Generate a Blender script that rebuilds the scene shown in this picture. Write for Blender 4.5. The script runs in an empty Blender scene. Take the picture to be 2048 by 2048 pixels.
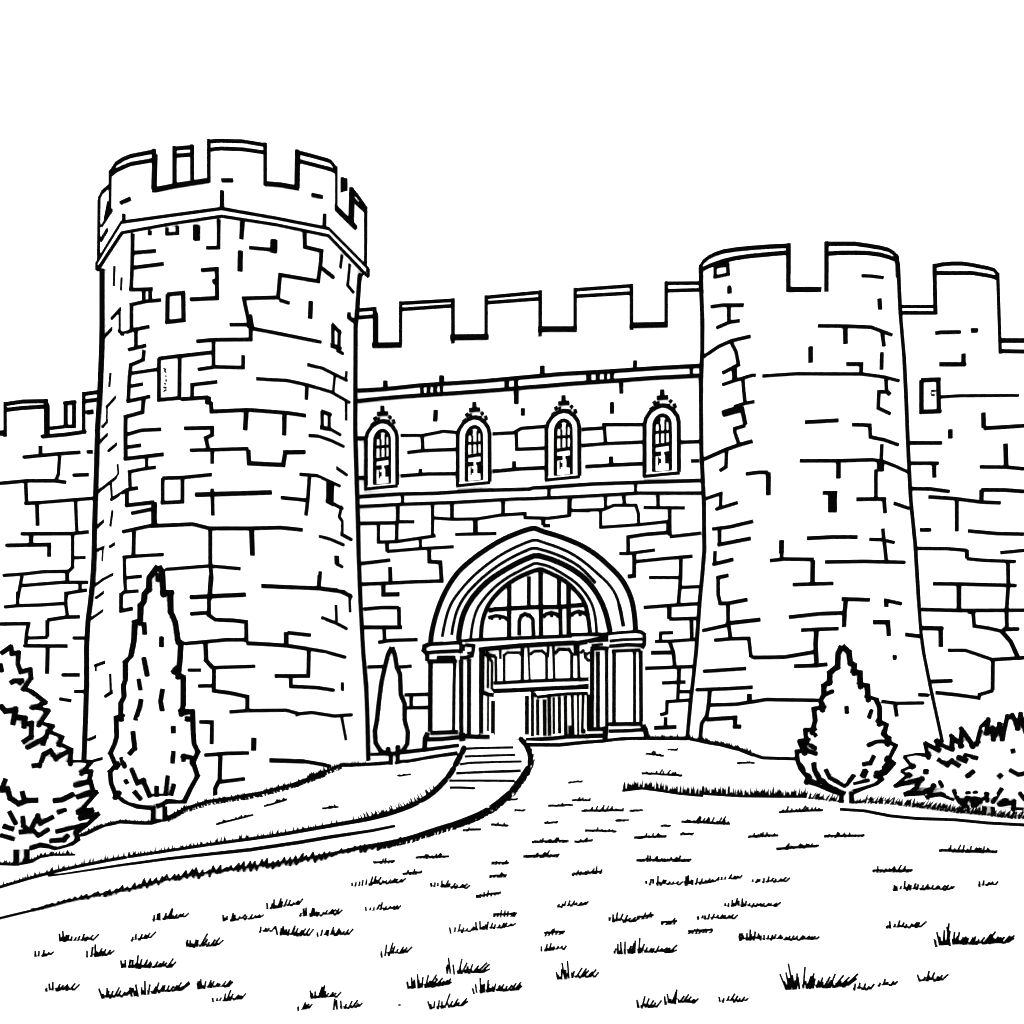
import bpy, math, random
import numpy as np
from mathutils import Vector
from mathutils.bvhtree import BVHTree
random.seed(7)
scene = bpy.context.scene
COL = scene.collection

# ---------------------------------------------------------------- camera geometry
F, CX, HY, EYE = 2544.0, 1024.0, 1484.0, 1.6          # focal length in 2048-px units, horizon row, eye height
CAM = Vector((0, 0, EYE))
def P(px, py, Y):                                       # measured point at distance Y
    return Vector(((px - CX) / F * Y, Y, EYE + (HY - py) / F * Y))
def ray(px, py):
    return Vector(((px - CX) / F, 1.0, (HY - py) / F))

# ---------------------------------------------------------------- materials
def material(name, c0, c1, scale, rough=0.9):
    m = bpy.data.materials.new(name); m.use_nodes = True
    nt = m.node_tree; b = nt.nodes['Principled BSDF']
    b.inputs['Roughness'].default_value = rough
    b.inputs['Specular IOR Level'].default_value = 0.0
    tc = nt.nodes.new('ShaderNodeTexCoord'); n = nt.nodes.new('ShaderNodeTexNoise')
    n.inputs['Scale'].default_value = scale; n.inputs['Detail'].default_value = 4
    r = nt.nodes.new('ShaderNodeValToRGB')
    r.color_ramp.elements[0].color = (*c0, 1); r.color_ramp.elements[1].color = (*c1, 1)
    nt.links.new(tc.outputs['Object'], n.inputs['Vector'])
    nt.links.new(n.outputs['Fac'], r.inputs['Fac']); nt.links.new(r.outputs['Color'], b.inputs['Base Color'])
    return m
STONE = material('white_stone', (.78, .78, .78), (.84, .84, .84), 2.0)
GROUND = material('white_ground', (.78, .78, .78), (.84, .84, .84), .6)
LEAF = material('white_foliage', (.78, .78, .78), (.84, .84, .84), 5.0)
WOOD = material('white_wood', (.78, .78, .78), (.84, .84, .84), 8.0)
INK = material('black_line', (.0003, .0003, .0003), (.0006, .0006, .0006), 4.0)

# ---------------------------------------------------------------- mesh builder
class MB:
    def __init__(s): s.v = []; s.f = []; s.m = []
    def vert(s, p): s.v.append(tuple(p)); return len(s.v) - 1
    def face(s, pts, m=0):
        s.f.append([s.vert(p) for p in pts]); s.m.append(m)
    def loft(s, A, B, m=0):
        ia = [s.vert(p) for p in A]; ib = [s.vert(p) for p in B]
        for i in range(len(A) - 1):
            s.f.append([ia[i], ia[i+1], ib[i+1], ib[i]]); s.m.append(m)
    def box8(s, q, m=0):        # q: 4 front points then 4 back points, same order
        i = [s.vert(p) for p in q]
        for a in ((0,1,2,3),(7,6,5,4),(0,4,5,1),(1,5,6,2),(2,6,7,3),(3,7,4,0)):
            s.f.append([i[k] for k in a]); s.m.append(m)
    def tube(s, pts, r, m=1, n=6):
        pts = [Vector(p) for p in pts]
        q = [pts[0]]
        for p in pts[1:]:
            if (p - q[-1]).length > 1e-4: q.append(p)
        if len(q) < 2: return
        rr = r if isinstance(r, (list, tuple)) else None
        rings = []
        for i, p in enumerate(q):
            t = (q[min(i+1, len(q)-1)] - q[max(i-1, 0)])
            if t.length < 1e-6: t = q[min(i+1, len(q)-1)] - p
            t.normalize()
            a = t.cross(Vector((0, 1, 0)))
            if a.length < .15: a = t.cross(Vector((1, 0, 0)))
            a.normalize(); b = t.cross(a).normalized()
            R = (r if rr is None else rr[min(i, len(rr)-1)]) + s.extra(p)
            rings.append([s.vert(p + (a*math.cos(k*2*math.pi/n) + b*math.sin(k*2*math.pi/n))*R) for k in range(n)])
        for A, B in zip(rings, rings[1:]):
            for k in range(n):
                s.f.append([A[k], A[(k+1) % n], B[(k+1) % n], B[k]]); s.m.append(m)
        s.f.append(list(reversed(rings[0]))); s.m.append(m)
        s.f.append(rings[-1]); s.m.append(m)
    flat = False
    def extra(s, p): return .95/F*(34 if s.flat else max(p.y, 1))
    def bvh(s): return BVHTree.FromPolygons(s.v, s.f)
    def build(s, name, mats, parent=None):
        me = bpy.data.meshes.new(name); me.from_pydata(s.v, [], s.f)
        for m in mats: me.materials.append(m)
        me.polygons.foreach_set('material_index', s.m); me.update()
        o = bpy.data.objects.new(name, me); COL.objects.link(o)
        if parent: o.parent = parent
        return o

def thing(name, label, cat, group=None):
    o = bpy.data.objects.new(name, None); COL.objects.link(o)
    o['label'] = label; o['category'] = cat
    if group: o['group'] = group
    return o

# ---------------------------------------------------------------- measured polylines
def parse(txt, ox=0, oy=0, s=3.864, w=28.0):
    """'wNN x,y x,y | x,y ...' in units of a survey sheet whose corner is (ox,oy) and scale s -> [(width, [(px,py)...])]"""
    out = []
    for seg in txt.replace('\n', ' ').split('|'):
        tk = seg.split()
        if not tk: continue
        ww = w
        if tk[0][0] == 'w': ww = float(tk[0][1:]); tk = tk[1:]
        pts = [tuple(float(c) for c in t.split(',')) for t in tk]
        out.append((ww / s, [(ox + x / s, oy + y / s) for x, y in pts]))
    return out
def smooth(pts, n=2):
    for _ in range(n):
        q = [pts[0]]
        for a, b in zip(pts, pts[1:]):
            q += [(a[0]*.75+b[0]*.25, a[1]*.75+b[1]*.25), (a[0]*.25+b[0]*.75, a[1]*.25+b[1]*.75)]
        pts = q + [pts[-1]]
    return pts
def split_corners(pts, lim=38):
    runs = [[pts[0]]]
    for i in range(1, len(pts)):
        runs[-1].append(pts[i])
        if i < len(pts) - 1:
            a = Vector((pts[i][0]-pts[i-1][0], pts[i][1]-pts[i-1][1])); b = Vector((pts[i+1][0]-pts[i][0], pts[i+1][1]-pts[i][1]))
            if a.length > 1e-6 and b.length > 1e-6 and math.degrees(a.angle(b)) > lim: runs.append([pts[i]])
    return runs
def dense(pts, step=9.0):
    out = [pts[0]]
    for a, b in zip(pts, pts[1:]):
        n = max(1, int(math.hypot(b[0]-a[0], b[1]-a[1]) / step))
        for k in range(1, n+1): out.append((a[0] + (b[0]-a[0])*k/n, a[1] + (b[1]-a[1])*k/n))
    return out
def ext(pts, e, first, last):
    pts = list(pts)
    def mv(a, b):
        d = math.hypot(a[0]-b[0], a[1]-b[1]) or 1
        return (a[0] + (a[0]-b[0])/d*e, a[1] + (a[1]-b[1])/d*e)
    if first: pts[0] = mv(pts[0], pts[1])
    if last: pts[-1] = mv(pts[-1], pts[-2])
    return pts
def draw(mb, polys, depth, k=1.0, proud=.8):
    """lay each polyline as a raised joint of its own width on the surface given by depth(px,py) -> point"""
    for w, pts in polys:
        if len(pts) == 1: pts = [pts[0], (pts[0][0]+2, pts[0][1])]
        runs = split_corners(pts)
        for i, run in enumerate(runs):
            run = ext(run, w*.42, i > 0, i < len(runs)-1)
            q = [depth(x, y) for x, y in dense(run)]
            q = [p for p in q if p is not None]
            if len(q) > 1:
                R = w*k/2 * sum(p.y for p in q)/len(q) / F
                mb.tube([p + (CAM-p).normalized()*R*proud for p in q], R)
def on_bvh(bvh, fallback):
    def f(px, py):
        h = bvh.ray_cast(CAM, ray(px, py).normalized())
        if h[0] is not None and abs(h[0].y - fallback) < 6: return h[0]
        return P(px, py, fallback)
    return f
def at(Y): return lambda px, py: P(px, py, Y)

# ---------------------------------------------------------------- vertical wall planes
class Wall:
    def __init__(s, pa, Ya, pb, Yb):
        a, b = P(pa, HY, Ya), P(pb, HY, Yb)
        s.a = Vector((a.x, a.y)); d = Vector((b.x-a.x, b.y-a.y)); d.normalize(); s.d = d
        s.n = Vector((d.y, -d.x))                       # towards the viewer
        if s.n.y > 0: s.n = -s.n
        s.n3 = Vector((s.n.x, s.n.y, 0)); s.d3 = Vector((d.x, d.y, 0))
    def Y(s, px, off=0.0):
        k = (px - CX) / F; a = s.a + s.n*off
        t = (a.x*s.n.x + a.y*s.n.y) / (k*s.n.x + s.n.y)
        return t
    def p(s, px, py, off=0.0): return P(px, py, s.Y(px, off))
    def on(s, off=0.0): return lambda px, py: s.p(px, py, off)
    def box(s, mb, x0, x1, y0, y1, off, back, slope=None):
        """box whose front face spans the measured rectangle at offset off and goes back to offset `back`"""
        sl = slope or 0.0
        q = [s.p(x0, y1, off), s.p(x1, y1 + sl*(x1-x0), off), s.p(x1, y0 + sl*(x1-x0), off), s.p(x0, y0, off)]
        mb.box8(q + [p + s.n3*(back-off) for p in q])

def facing(px, Y0):
    """vertical plane square to the line of sight through (px, Y0)"""
    k = (px-CX)/F; w = Wall.__new__(Wall)
    w.a = Vector((k*Y0, Y0)); n_ = Vector((-k, -1)); n_.normalize(); w.n = n_
    w.d = Vector((-n_.y, n_.x)); w.n3 = Vector((n_.x, n_.y, 0)); w.d3 = Vector((w.d.x, w.d.y, 0))
    return w

def block(name, parent, tops, bots, front, back, w, mats=None, cap=None, capname='coping', lines=True, bottomline=False, ends=(True, True), rear=True):
    """battlement block: tops/bots are [(px,py)] on the front; front(px,py)->point, back(point)->inner point; cap: lower edge of its coping"""
    def mk(nm, up, lo, par, low):
        mb = MB()
        A = [front(*t) for t in up]; B = [front(*t) for t in lo]
        ca = sum(A, Vector())/len(A); ca = Vector((ca.x, ca.y, 0))
        A2 = [back(p) + (ca - Vector((p.x, p.y, 0)))*.4 for p in A]; B2 = [back(p) + (ca - Vector((p.x, p.y, 0)))*.4 for p in B]
        mb.loft(A, B); mb.loft(B2, A2); mb.loft(A2, A); mb.loft(B, B2)
        mb.face([A[0], B[0], B2[0], A2[0]]); mb.face([A[-1], A2[-1], B2[-1], B[-1]])
        if lines:
            r = w/2*A[0].y/F
            def sub(C, D, n=1): return [C, D]
            mb.tube(A, r)
            if rear: mb.tube(A2, r*.7)
            if low: mb.tube(B, r*.8)
            for e, i in zip(ends, (0, -1)):
                if e:
                    mb.tube([A[i] + Vector((0, 0, r)), B[i] - Vector((0, 0, r))], r); 
                    if rear: mb.tube([A2[i], B2[i]], r*.7); mb.tube([A[i], A2[i]], r*.7)
        return mb.build(nm, [STONE, INK], par)
    if cap:
        o = mk('merlon', cap, bots, parent, bottomline)
        mk(capname, tops, cap, o, True)
    else:
        o = mk('merlon', tops, bots, parent, bottomline)
    return o

def opening(parent, corners, depth, w=7.5, fill=None, lift=.012, extra=(), name='window'):
    """small rectangular opening in a wall: a sunk-looking panel within a raised surround"""
    mb = MB()
    q = [depth(*c) for c in corners]
    mb.face([p + (CAM-p).normalized()*lift for p in q], 1 if fill else 0)
    draw(mb, [(w, list(corners) + [corners[0]])], depth)
    for l in extra: draw(mb, [l], lambda x, y: (lambda p: p + (CAM-p).normalized()*lift)(depth(x, y)))
    return mb.build(name, [STONE, INK], parent)

# ================================================================ ground
ctrl = [(0,2048,7.2),(1024,2048,7.2),(2048,2048,7.2),(0,1823,12),(1024,1823,12),(2048,1823,12),
 (0,1745,16.2),(1024,1712,17),(2048,1712,17),(500,1728,17.3),(1500,1712,17),
 (300,1705,20),(700,1655,20.5),(1024,1640,21.3),(1500,1650,20.7),(2048,1660,21),
 (40,1725,18),(310,1645,27),(443,1592,30.0),(180,1565,34),(300,1600,31.5),(560,1553,31),(640,1535,32),(735,1522,34.4),(700,1590,27),
 (560,1650,22.5),(870,1575,27.2),(860,1491,34.2),(790,1528,33.4),(850,1514,33.1),(905,1503,32.8),(935,1484,33.7),(1060,1487,33.3),(1290,1479,32.9),(1373,1476,32.5),(1030,1540,28.5),(1100,1560,27.5),
 (940,1560,28.2),(1180,1530,29.5),(1420,1487,31.0),(1500,1508,30.8),(1600,1523,30.3),(1885,1500,31.8),(1690,1605,25),(1250,1583,26),(1450,1592,25.5),(2048,1640,24),(1600,1560,28),(1300,1520,29.5),(2048,1570,29)]
CP = [P(*c) for c in ctrl]
CP += [Vector(v) for v in ((-14,36,.2),(-25,36,.1),(-25,20,-.1),(-25,5,0),(25,5,0),(25,20,.2),(25,34,1.2),(0,0,0),(-12,-8,0),(12,-8,0),
      (-25,60,1.0),(0,45,1.5),(0,60,1.5),(25,60,1.5),(-8,45,1.3),(10,45,1.5),(-4,36,1.4),(4,36,1.5))]
cxy = np.array([(p.x, p.y) for p in CP]); cz = np.array([p.z for p in CP])
def phi(r2): return .5*r2*np.log(r2 + 1e-9)
D2 = ((cxy[:, None]-cxy[None])**2).sum(-1)
n = len(CP); A = np.zeros((n+3, n+3)); A[:n, :n] = phi(D2) + np.eye(n)*.02
A[:n, n] = 1; A[:n, n+1:] = cxy; A[n, :n] = 1; A[n+1:, :n] = cxy.T
sol = np.linalg.solve(A, np.concatenate([cz, np.zeros(3)]))
xs = np.concatenate([[-3000, -800, -200, -60], np.arange(-28, 28.01, .5), [60, 200, 800, 3000]])
ys = np.concatenate([[-3000, -500, -60], np.arange(-9, 60.01, .5), [120, 500, 3000]])
gx, gy = np.meshgrid(np.clip(xs, -28, 28), np.clip(ys, -9, 60))
q = np.stack([gx.ravel(), gy.ravel()], 1)
gz = (phi(((q[:, None]-cxy[None])**2).sum(-1)) @ sol[:n] + sol[n] + q @ sol[n+1:]).reshape(gx.shape)
g = MB()
for j, y in enumerate(ys):
    for i, x in enumerate(xs): g.v.append((float(x), float(y), float(gz[j, i])))
nx = len(xs)
for j in range(len(ys)-1):
    for i in range(nx-1): g.f.append([j*nx+i, j*nx+i+1, (j+1)*nx+i+1, (j+1)*nx+i]); g.m.append(0)
gb = g.bvh()
GATE = Wall(711, 35.1, 1403, 32.85)
OCC = []                                                # tower bodies standing on the ground
def ground(px, py):
    for b_ in OCC:
        t_ = b_.ray_cast(CAM, ray(px, py).normalized()); g_ = gb.ray_cast(CAM, ray(px, py).normalized())
        if t_[0] is not None and (g_[0] is None or g_[0].y > t_[0].y): return t_[0]
    h = gb.ray_cast(CAM, ray(px, py).normalized())
    lim = GATE.Y(px, .4) if 700 < px < 1410 else 34.5
    if h[0] is not None and h[0].y < lim: return h[0]
    return P(px, py, lim)
T3 = 2.9815
def up(p, d): return p + Vector((0, 0, d))
def gup(x, y): return up(ground(x, y), .03)
LP, U = (0, 1400, T3), (500, 1400, T3)

# path between its two edges
edgeL = parse('1275,300 1265,330 1240,370 1200,450 1150,510 1080,580 980,640 850,690 700,730 520,760 350,790 180,820 0,845', *U)[0][1] + \
        parse('1300,870 1000,915 700,960 400,1020 200,1070 0,1130 -300,1220', *LP)[0][1]
edgeR = parse('1615,245 1660,300 1675,360 1665,410 1620,480 1560,560 1480,630 1390,690 1240,750 1100,790 950,840 800,870 660,890 450,935 200,975 0,1000', *U)[0][1] + \
        parse('1200,1040 1000,1075 900,1100 750,1140 600,1165 450,1195 330,1230 250,1250 0,1310 -300,1390', *LP)[0][1]
edgeL, edgeR = smooth(edgeL, 1), smooth(edgeR, 1)
inner = parse('860,765 720,795 500,830 300,865 0,910', *U)[0][1] + parse('1300,930 1000,962 700,1002 400,1047 290,1062', *LP)[0][1]
def resample(pts, n):
    L = [0]
    for a, b in zip(pts, pts[1:]): L.append(L[-1] + math.hypot(b[0]-a[0], b[1]-a[1]))
    out = []
    for k in range(n):
        t = L[-1]*k/(n-1); i = 0
        while i < len(L)-2 and L[i+1] < t: i += 1
        u = (t-L[i])/((L[i+1]-L[i]) or 1)
        out.append((pts[i][0]+(pts[i+1][0]-pts[i][0])*u, pts[i][1]+(pts[i+1][1]-pts[i][1])*u))
    return out
gobj = g.build('ground', [GROUND]); gobj['kind'] = 'structure'
pm = MB()
eL, eR = resample(edgeL, 90), resample(edgeR, 90)
pgrid = [[up(ground(a[0]+(b[0]-a[0])*t/6, a[1]+(b[1]-a[1])*t/6), .012) for a, b in zip(eL, eR)] for t in range(7)]
for ra, rb_ in zip(pgrid, pgrid[1:]): pm.loft(ra, rb_)
for pts, ws in ((edgeL, (11, 11, 9, 8, 8, 6.5)), (edgeR, (10, 12, 10, 6.5, 3, 3, 3, 4.5, 5.5)), (inner, (7, 9.5, 9.5, 8.5, 7, 5))):
    d = resample(pts, 120); q = [ground(*p) for p in d]
    rr = []
    for i, p in enumerate(q):
        t = i/(len(q)-1)*(len(ws)-1); a = min(int(t), len(ws)-2)
        rr.append((ws[a] + (ws[a+1]-ws[a])*(t-a))/2*p.y/F)
    pm.tube([up(p, .008 + r_*.8) for p, r_ in zip(q, rr)], rr)
po = pm.build('path', [GROUND, INK]); po['kind'] = 'structure'

# ================================================================ octagonal tower
TWD, TWX = 34.0, (464-CX)/F*34.0
def octa(R, cx, D, rot=-4.0, n=8):
    c = TF.a
    return [c + TF.d*(R*math.sin(math.radians(rot + 360/n*k))) + TF.n*(R*math.cos(math.radians(rot + 360/n*k))) for k in range(n)]
def ring_depth(poly):
    def f(px, far=False):
        k = (px-CX)/F; best = []
        for a, b in zip(poly, poly[1:] + poly[:1]):
            d = b - a; den = d.x - k*d.y
            if abs(den) < 1e-9: continue
            t = (k*a.y - a.x)/den
            if -1e-6 <= t <= 1+1e-6: best.append(a.y + t*d.y)
        if not best: return None
        return max(best) if far else min(best)
    return f
lerp = lambda tab, x: float(np.interp(x, [t[0] for t in tab], [t[1] for t in tab]))

def tower_body(xl, xr, ys_, D, n, rot, sq, fc):
    """stack of plan rings; xl/xr: measured left and right edges by row"""
    mb = MB(); rings = []
    for y in ys_:
        L, R = fc.p(lerp(xl, y), HY), fc.p(lerp(xr, y), HY)
        c = (L+R)/2; ax = (R-L)/2; a = ax.length
        z = EYE + (HY-y)/F*D
        ring = []
        for k in range(n):
            th = math.radians(rot + 360/n*k)
            v = c + ax*(math.sin(th)/(math.sin(math.radians(90+rot)) if n == 8 else 1)) + fc.n3*(a*sq*math.cos(th)); v.z = z
            ring.append(v)
        rings.append(ring)
    for R1, R2 in zip(rings, rings[1:]): mb.loft(R1 + R1[:1], R2 + R2[:1])
    mb.face(rings[0])
    return mb
TF = facing(464, TWD)

tower = thing('stone_tower', 'tall eight-sided white stone tower with projecting battlements behind the tall cypress', 'tower', 'stone towers flanking the gatehouse')
LXL = [(520,204),(650,204),(700,203),(796,199),(855,195),(933,193),(1057,189),(1114,188),(1166,185),(1203,181),(1242,176),(1294,173),(1372,173),(1436,171),(1514,168),(1720,160)]
LXR = [(520,721),(555,719),(614,715),(653,711),(855,710),(959,713),(1049,716),(1114,717),(1215,721),(1305,726),(1370,732),(1460,735),(1523,736),(1720,745)]
tb = tower_body(LXL, LXR, [505,650,860,960,1100,1200,1300,1400,1530,1720], TWD, 8, -4, 1.0, TF)
OCC.append(tb.bvh()); tbd = on_bvh(OCC[-1], TWD)
draw(tb, [(10.5, [(204,535)] + [(x, y) for y, x in LXL if 600 < y < 1530] + [(167,1540)])], TF.on(.05), proud=1.5)
draw(tb, [(9, [(722,548),(719,556)] + [(x, y) for y, x in LXR if 600 < y < 1530] + [(736.5,1530)])], TF.on(.34), proud=1.5)
draw(tb, parse('''1025,1020 1020,1300 1012,1465 1180,1460|1110,1460 1110,1550|1160,1460 1160,1550|1245,1545 1130,1555 1015,1580 1015,1770|
1155,1750 1030,1775 950,1805 930,1790 930,1620 865,1690|1050,1775 1050,1910|990,1930 1130,1895|w30 1030,1180 1205,1165|w30 1030,1295 1265,1265|1158,1010 1157,1045|
w54 1518,970 1518,1085|1690,920 1688,1140 1595,1142|w34 1875,930 1865,1075|w40 1858,1165 1855,1325|w32 1555,1315 1675,1305 1677,1530 1470,1540|w40 1645,1405 1670,1400|
w30 890,1285 885,1440|945,1370 940,1475|870,1765 805,1835''', 0, 200), tbd)
draw(tb, parse('''765,1140 960,1158|w55 958,1080 956,1180|w30 1195,1020 1197,1135 1325,1165 1320,1250 1300,1400 1005,1350 990,1525 725,1532 750,1650 778,1760 778,1850 490,1852 360,1865|
1000,1545 1080,1570|490,1855 490,1932|615,1735 760,1735|790,1765 1000,1805 1320,1870|w36 1243,1555 1237,1690|w34 1315,1290 1415,1370|1480,1200 1468,1300|
1540,1270 1525,1430 1570,1485|w34 1535,1640 1535,1680 1590,1720|w50 765,1660 780,1760''', 300, 200), tbd)
draw(tb, parse('''w30 240,45 500,15|490,0 490,130|370,150 500,130 720,135 720,40|325,370 325,268 520,245|w30 240,380 450,365|w45 448,360 448,420|
w30 470,400 475,475 760,462 1060,485 1205,507|w36 745,470 735,620|w34 1040,485 1036,660|w26 820,222 1060,235 1220,270 1400,325 1540,405|1213,270 1208,385|
w26 1215,112 1330,140 1430,190 1510,230 1515,165|w26 1425,195 1413,325|w26 1512,400 1512,545|w26 1390,610 1470,655|w26 1225,660 1300,665 1400,700 1495,745|
w30 265,605 480,600 480,655 430,680 450,765|w28 310,775 760,762|w34 760,770 765,875 1030,888 1045,790 1200,788|480,770 480,880|w28 250,985 478,962|w36 350,1118 940,1100|
480,1070 485,1280|1010,1140 1210,1160|w26 1155,960 1290,970 1465,1050|1233,970 1220,1150 1205,1280|
1420,1190 1475,1220 1460,1290 1482,1320 1482,1425 1555,1465|w26 1440,910 1520,965|w26 1440,0 1490,28|w30 0,1360 330,1345 460,1378 770,1378 1010,1372 1180,1390|
w30 465,1380 465,1640 475,1760 460,1932|w38 785,1380 792,1590|w26 120,1695 460,1668 700,1690|w34 310,1910 740,1890|w26 1310,1440 1390,1460 1495,1505|
w48 1437,1590 1440,1660|w26 1437,1650 1485,1675|1317,1710 1305,1830|w30 860,1822 1300,1842 1500,1870 1545,1900 1540,1932''', 300, 700), tbd)
draw(tb, parse('''1113,0 1105,75 1010,115 1000,200 990,395 1160,358|w26 1010,180 1210,150|w26 1005,280 1105,262|w30 1110,370 1100,480 970,515 968,640 970,840 1265,805|
970,655 1090,620 1245,612|985,750 1090,735|w24 1132,825 1132,910|w26 1205,905 1100,920 1000,940 1005,1060|1065,1065 980,1080 870,1150 862,1020|w26 760,1095 900,985 920,950 913,885|
w30 980,1095 980,1200 1190,1175|w44 1190,1175 1190,1360|1015,1262 1170,1230|945,1405 1080,1375 1200,1350|w30 1035,1385 1030,1590|w26 1265,1580 1080,1590 960,1600 962,1760 970,1860 935,1890 935,1932|
w26 970,1760 1095,1748|w26 960,1870 1070,1862|w30 860,175 850,290|w24 900,360 832,435 830,555 795,595|w24 835,650 765,720|w26 905,725 840,780|w30 875,1240 858,1365|
w26 805,1320 750,1370|w26 890,1495 850,1520|w24 745,1550 800,1525 795,1635|w24 878,1730 800,1770 735,1820|w26 805,1870 745,1915''', 0, 700), tbd)
draw(tb, parse('''w30 935,330 935,470 1025,452|w24 800,465 700,535|w26 815,865 745,890 745,940|w30 857,955 862,1100 815,1130|w26 690,1465 745,1440|w24 720,1630 795,1610''', 0, 1100), tbd)
draw(tb, parse('''w30 120,300 265,290|w30 275,0 262,200 262,310 310,345 450,350 550,362 552,520|w30 552,527 670,532 860,545 1030,570|w26 1030,570 1150,590 1315,635|w28 75,530 400,500 550,500|
w34 235,530 240,660 290,715|w26 290,715 620,705|w30 300,715 300,895 420,910 560,940 558,1040|180,858 300,855|w26 100,735 200,735|w26 420,1058 560,1048 860,1045 960,1072 1060,1062 1230,1090 1365,1080|
w44 950,1072 956,1090|1283,1090 1318,1275|w30 670,85 900,95 1110,100|w26 1110,100 1250,115 1345,160 1350,290|1115,0 1110,95|1240,230 1245,360|w26 1135,330 1240,370 1325,415|
w36 858,440 860,540|870,445 1050,465|w30 1035,570 1030,780 770,780|895,780 895,860 1100,870 1225,890|w32 1290,830 1290,895|w30 190,1135 285,1137 282,1310|w40 610,1255 607,1360|
w28 228,1392 400,1378 570,1375|w34 350,1380 345,1580 310,1650 310,1740|340,1600 540,1575|w34 730,1432 1000,1440|w28 1000,1440 1150,1465 1200,1480''', 350, 1150), tbd)
tb.build('wall', [STONE, INK], tower)
# small openings in the tower
def nat(txt, ox, oy, s=3.864): return parse(txt, ox, oy, s)[0][1]
opening(tower, nat('1290,968 1368,962 1372,1030 1290,1035', 0, 200), tbd, 6.5)
opening(tower, nat('1295,1502 1415,1490 1418,1700 1292,1715', 0, 200), tbd, 8.5)
opening(tower, nat('1228,65 1388,45 1385,370 1228,385', 0, 700), tbd, 7.6,
        extra=parse('w10 1262,142 1285,150|w10 1270,160 1285,175|w14 1280,195 1280,208|w12 1285,225 1282,245|w10 1268,258 1285,265|w12 1262,288 1288,290|w10 1262,322 1288,305', 0, 700))
opening(tower, nat('97,990 250,985 250,1172 97,1180', 300, 700), tbd, 7.5)
opening(tower, nat('1408,1735 1458,1790 1455,1915 1410,1900', 300, 200), tbd, 9)
opening(tower, nat('1325,475 1380,495 1380,610 1328,600', 300, 700), tbd, 8.5)
opening(tower, nat('1368,1010 1410,1030 1405,1190 1368,1170', 300, 700), tbd, 7, fill=True)

# projecting top: string course, parapet ring, merlons with copings
PR = 267/F*TWD*.975
octp = octa(PR, TWX, TWD); pdep = ring_depth(octp)
cen = TF.a.copy()
def pfront(px, py):
    Y = pdep(px)
    if Y is None: Y = TF.Y(px)
    return P(px, py, Y)
def pfar(px, py):
    Y = pdep(px, True) or TF.Y(px)
    return P(px, py, Y)
def inward(t):
    def f(p):
        d = Vector((cen.x-p.x, cen.y-p.y)); d.normalize()
        return p + Vector((d.x*t, d.y*t, 0))
    return f
corner_px = [(199.8,), (248,), (443.5,), (654,), (731.5,)]
def ringz(tab, px): return lerp(tab, px)
up_s = [(199,527),(248,446),(444,419),(651,456),(731,537)]
lo_s = [(199,542),(250,464),(446,434),(648,467),(731,553)]
mb = MB()
fr = [199.9,220,248,345,443.5,550,653,695,731.4]
Fp = [pfront(x, lerp(up_s, x)) for x in fr]; Lp = [pfront(x, lerp(lo_s, x)) for x in fr]
def outward(p, t): return inward(-t)(p)
mb.loft([outward(p, .06) for p in Fp], [outward(p, .06) for p in Lp]); mb.loft([inward(.3)(p) for p in Fp], [outward(p, .06) for p in Fp]); mb.loft([outward(p, .06) for p in Lp], [inward(.5)(p) for p in Lp])
zs = (Fp[0].z + Fp[-1].z)/2
bk = [Vector((octp[k].x, octp[k].y, zs)) for k in (2, 3, 4, 5, 6)]
mb.loft(bk, [up(p, -.2) for p in bk]); mb.loft([inward(.5)(up(p, -.2)) for p in bk], [up(p, -.2) for p in bk])
mb.tube([outward(p, .06) for p in Fp], 7.2/2*31/F); mb.tube([outward(p, .06) for p in Lp], 6.6/2*31/F)
mb.tube([outward(Fp[0], .06), outward(Lp[0], .06)], 9/2*34/F); mb.tube([outward(Fp[-1], .06), outward(Lp[-1], .06)], 8/2*34/F)
mb.build('string_course', [STONE, INK], tower)
cren = [(199,455),(221,421),(248,396),(308,381),(417,362),(445,359),(530,368),(593,377),(650,396),(672,415),(710,455),(731,478)]
mb = MB()
fr2 = [199.9,221,248,308,417,443.5,530,593,653,672,710,731.4]
A_ = [pfront(x, lerp(cren, x)) for x in fr2]; B_ = [pfront(x, lerp(up_s, x)-1) for x in fr2]
thick = inward(.42)
mb.loft(A_, B_); mb.loft([thick(p) for p in A_], A_); mb.loft([thick(p) for p in B_], [thick(p) for p in A_])
zt = (A_[0].z + A_[-1].z)/2
bk2 = [Vector((p.x, p.y, zt)) for p in bk]
mb.loft(bk, bk2); mb.loft(bk2, [thick(p) for p in bk2]); mb.loft([thick(p) for p in bk2], [thick(p) for p in bk])
ppd = on_bvh(mb.bvh(), 32.5)
def front_or(px, py): return pfront(px, py)
draw(mb, parse('w42 1190,695 1360,660 1615,620|w30 835,1000 785,1085|w34 935,795 1010,760|955,880 955,945|w34 1715,700 1715,840|w30 775,960 770,1010 765,1240|w34 1710,620 1800,620|w40 845,790 818,930|w24 870,850 790,975|w30 860,580 857,840|w44 1197,420 1190,690', 0, 200), front_or)
draw(mb, parse('w40 885,645 1010,655 1135,678|w45 1430,830 1585,985|1350,880 1348,985|w34 1250,732 1335,750|w42 1140,420 1136,680|w45 1560,710 1555,950', 300, 200), front_or)
draw(mb, [(9.6, [(730,415),(730,480),(729,545)]), (9, [(199.5,400),(199,460),(198,530)])], front_or, proud=1.5)
mb.build('parapet', [STONE, INK], tower)
def tmer(tops, cap, bots, w=8.6, far=False, **k):
    return block('merlon', tower, tops, bots, pfar if far else pfront, inward(-.3 if far else .42), w, cap=cap, **k)
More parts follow.
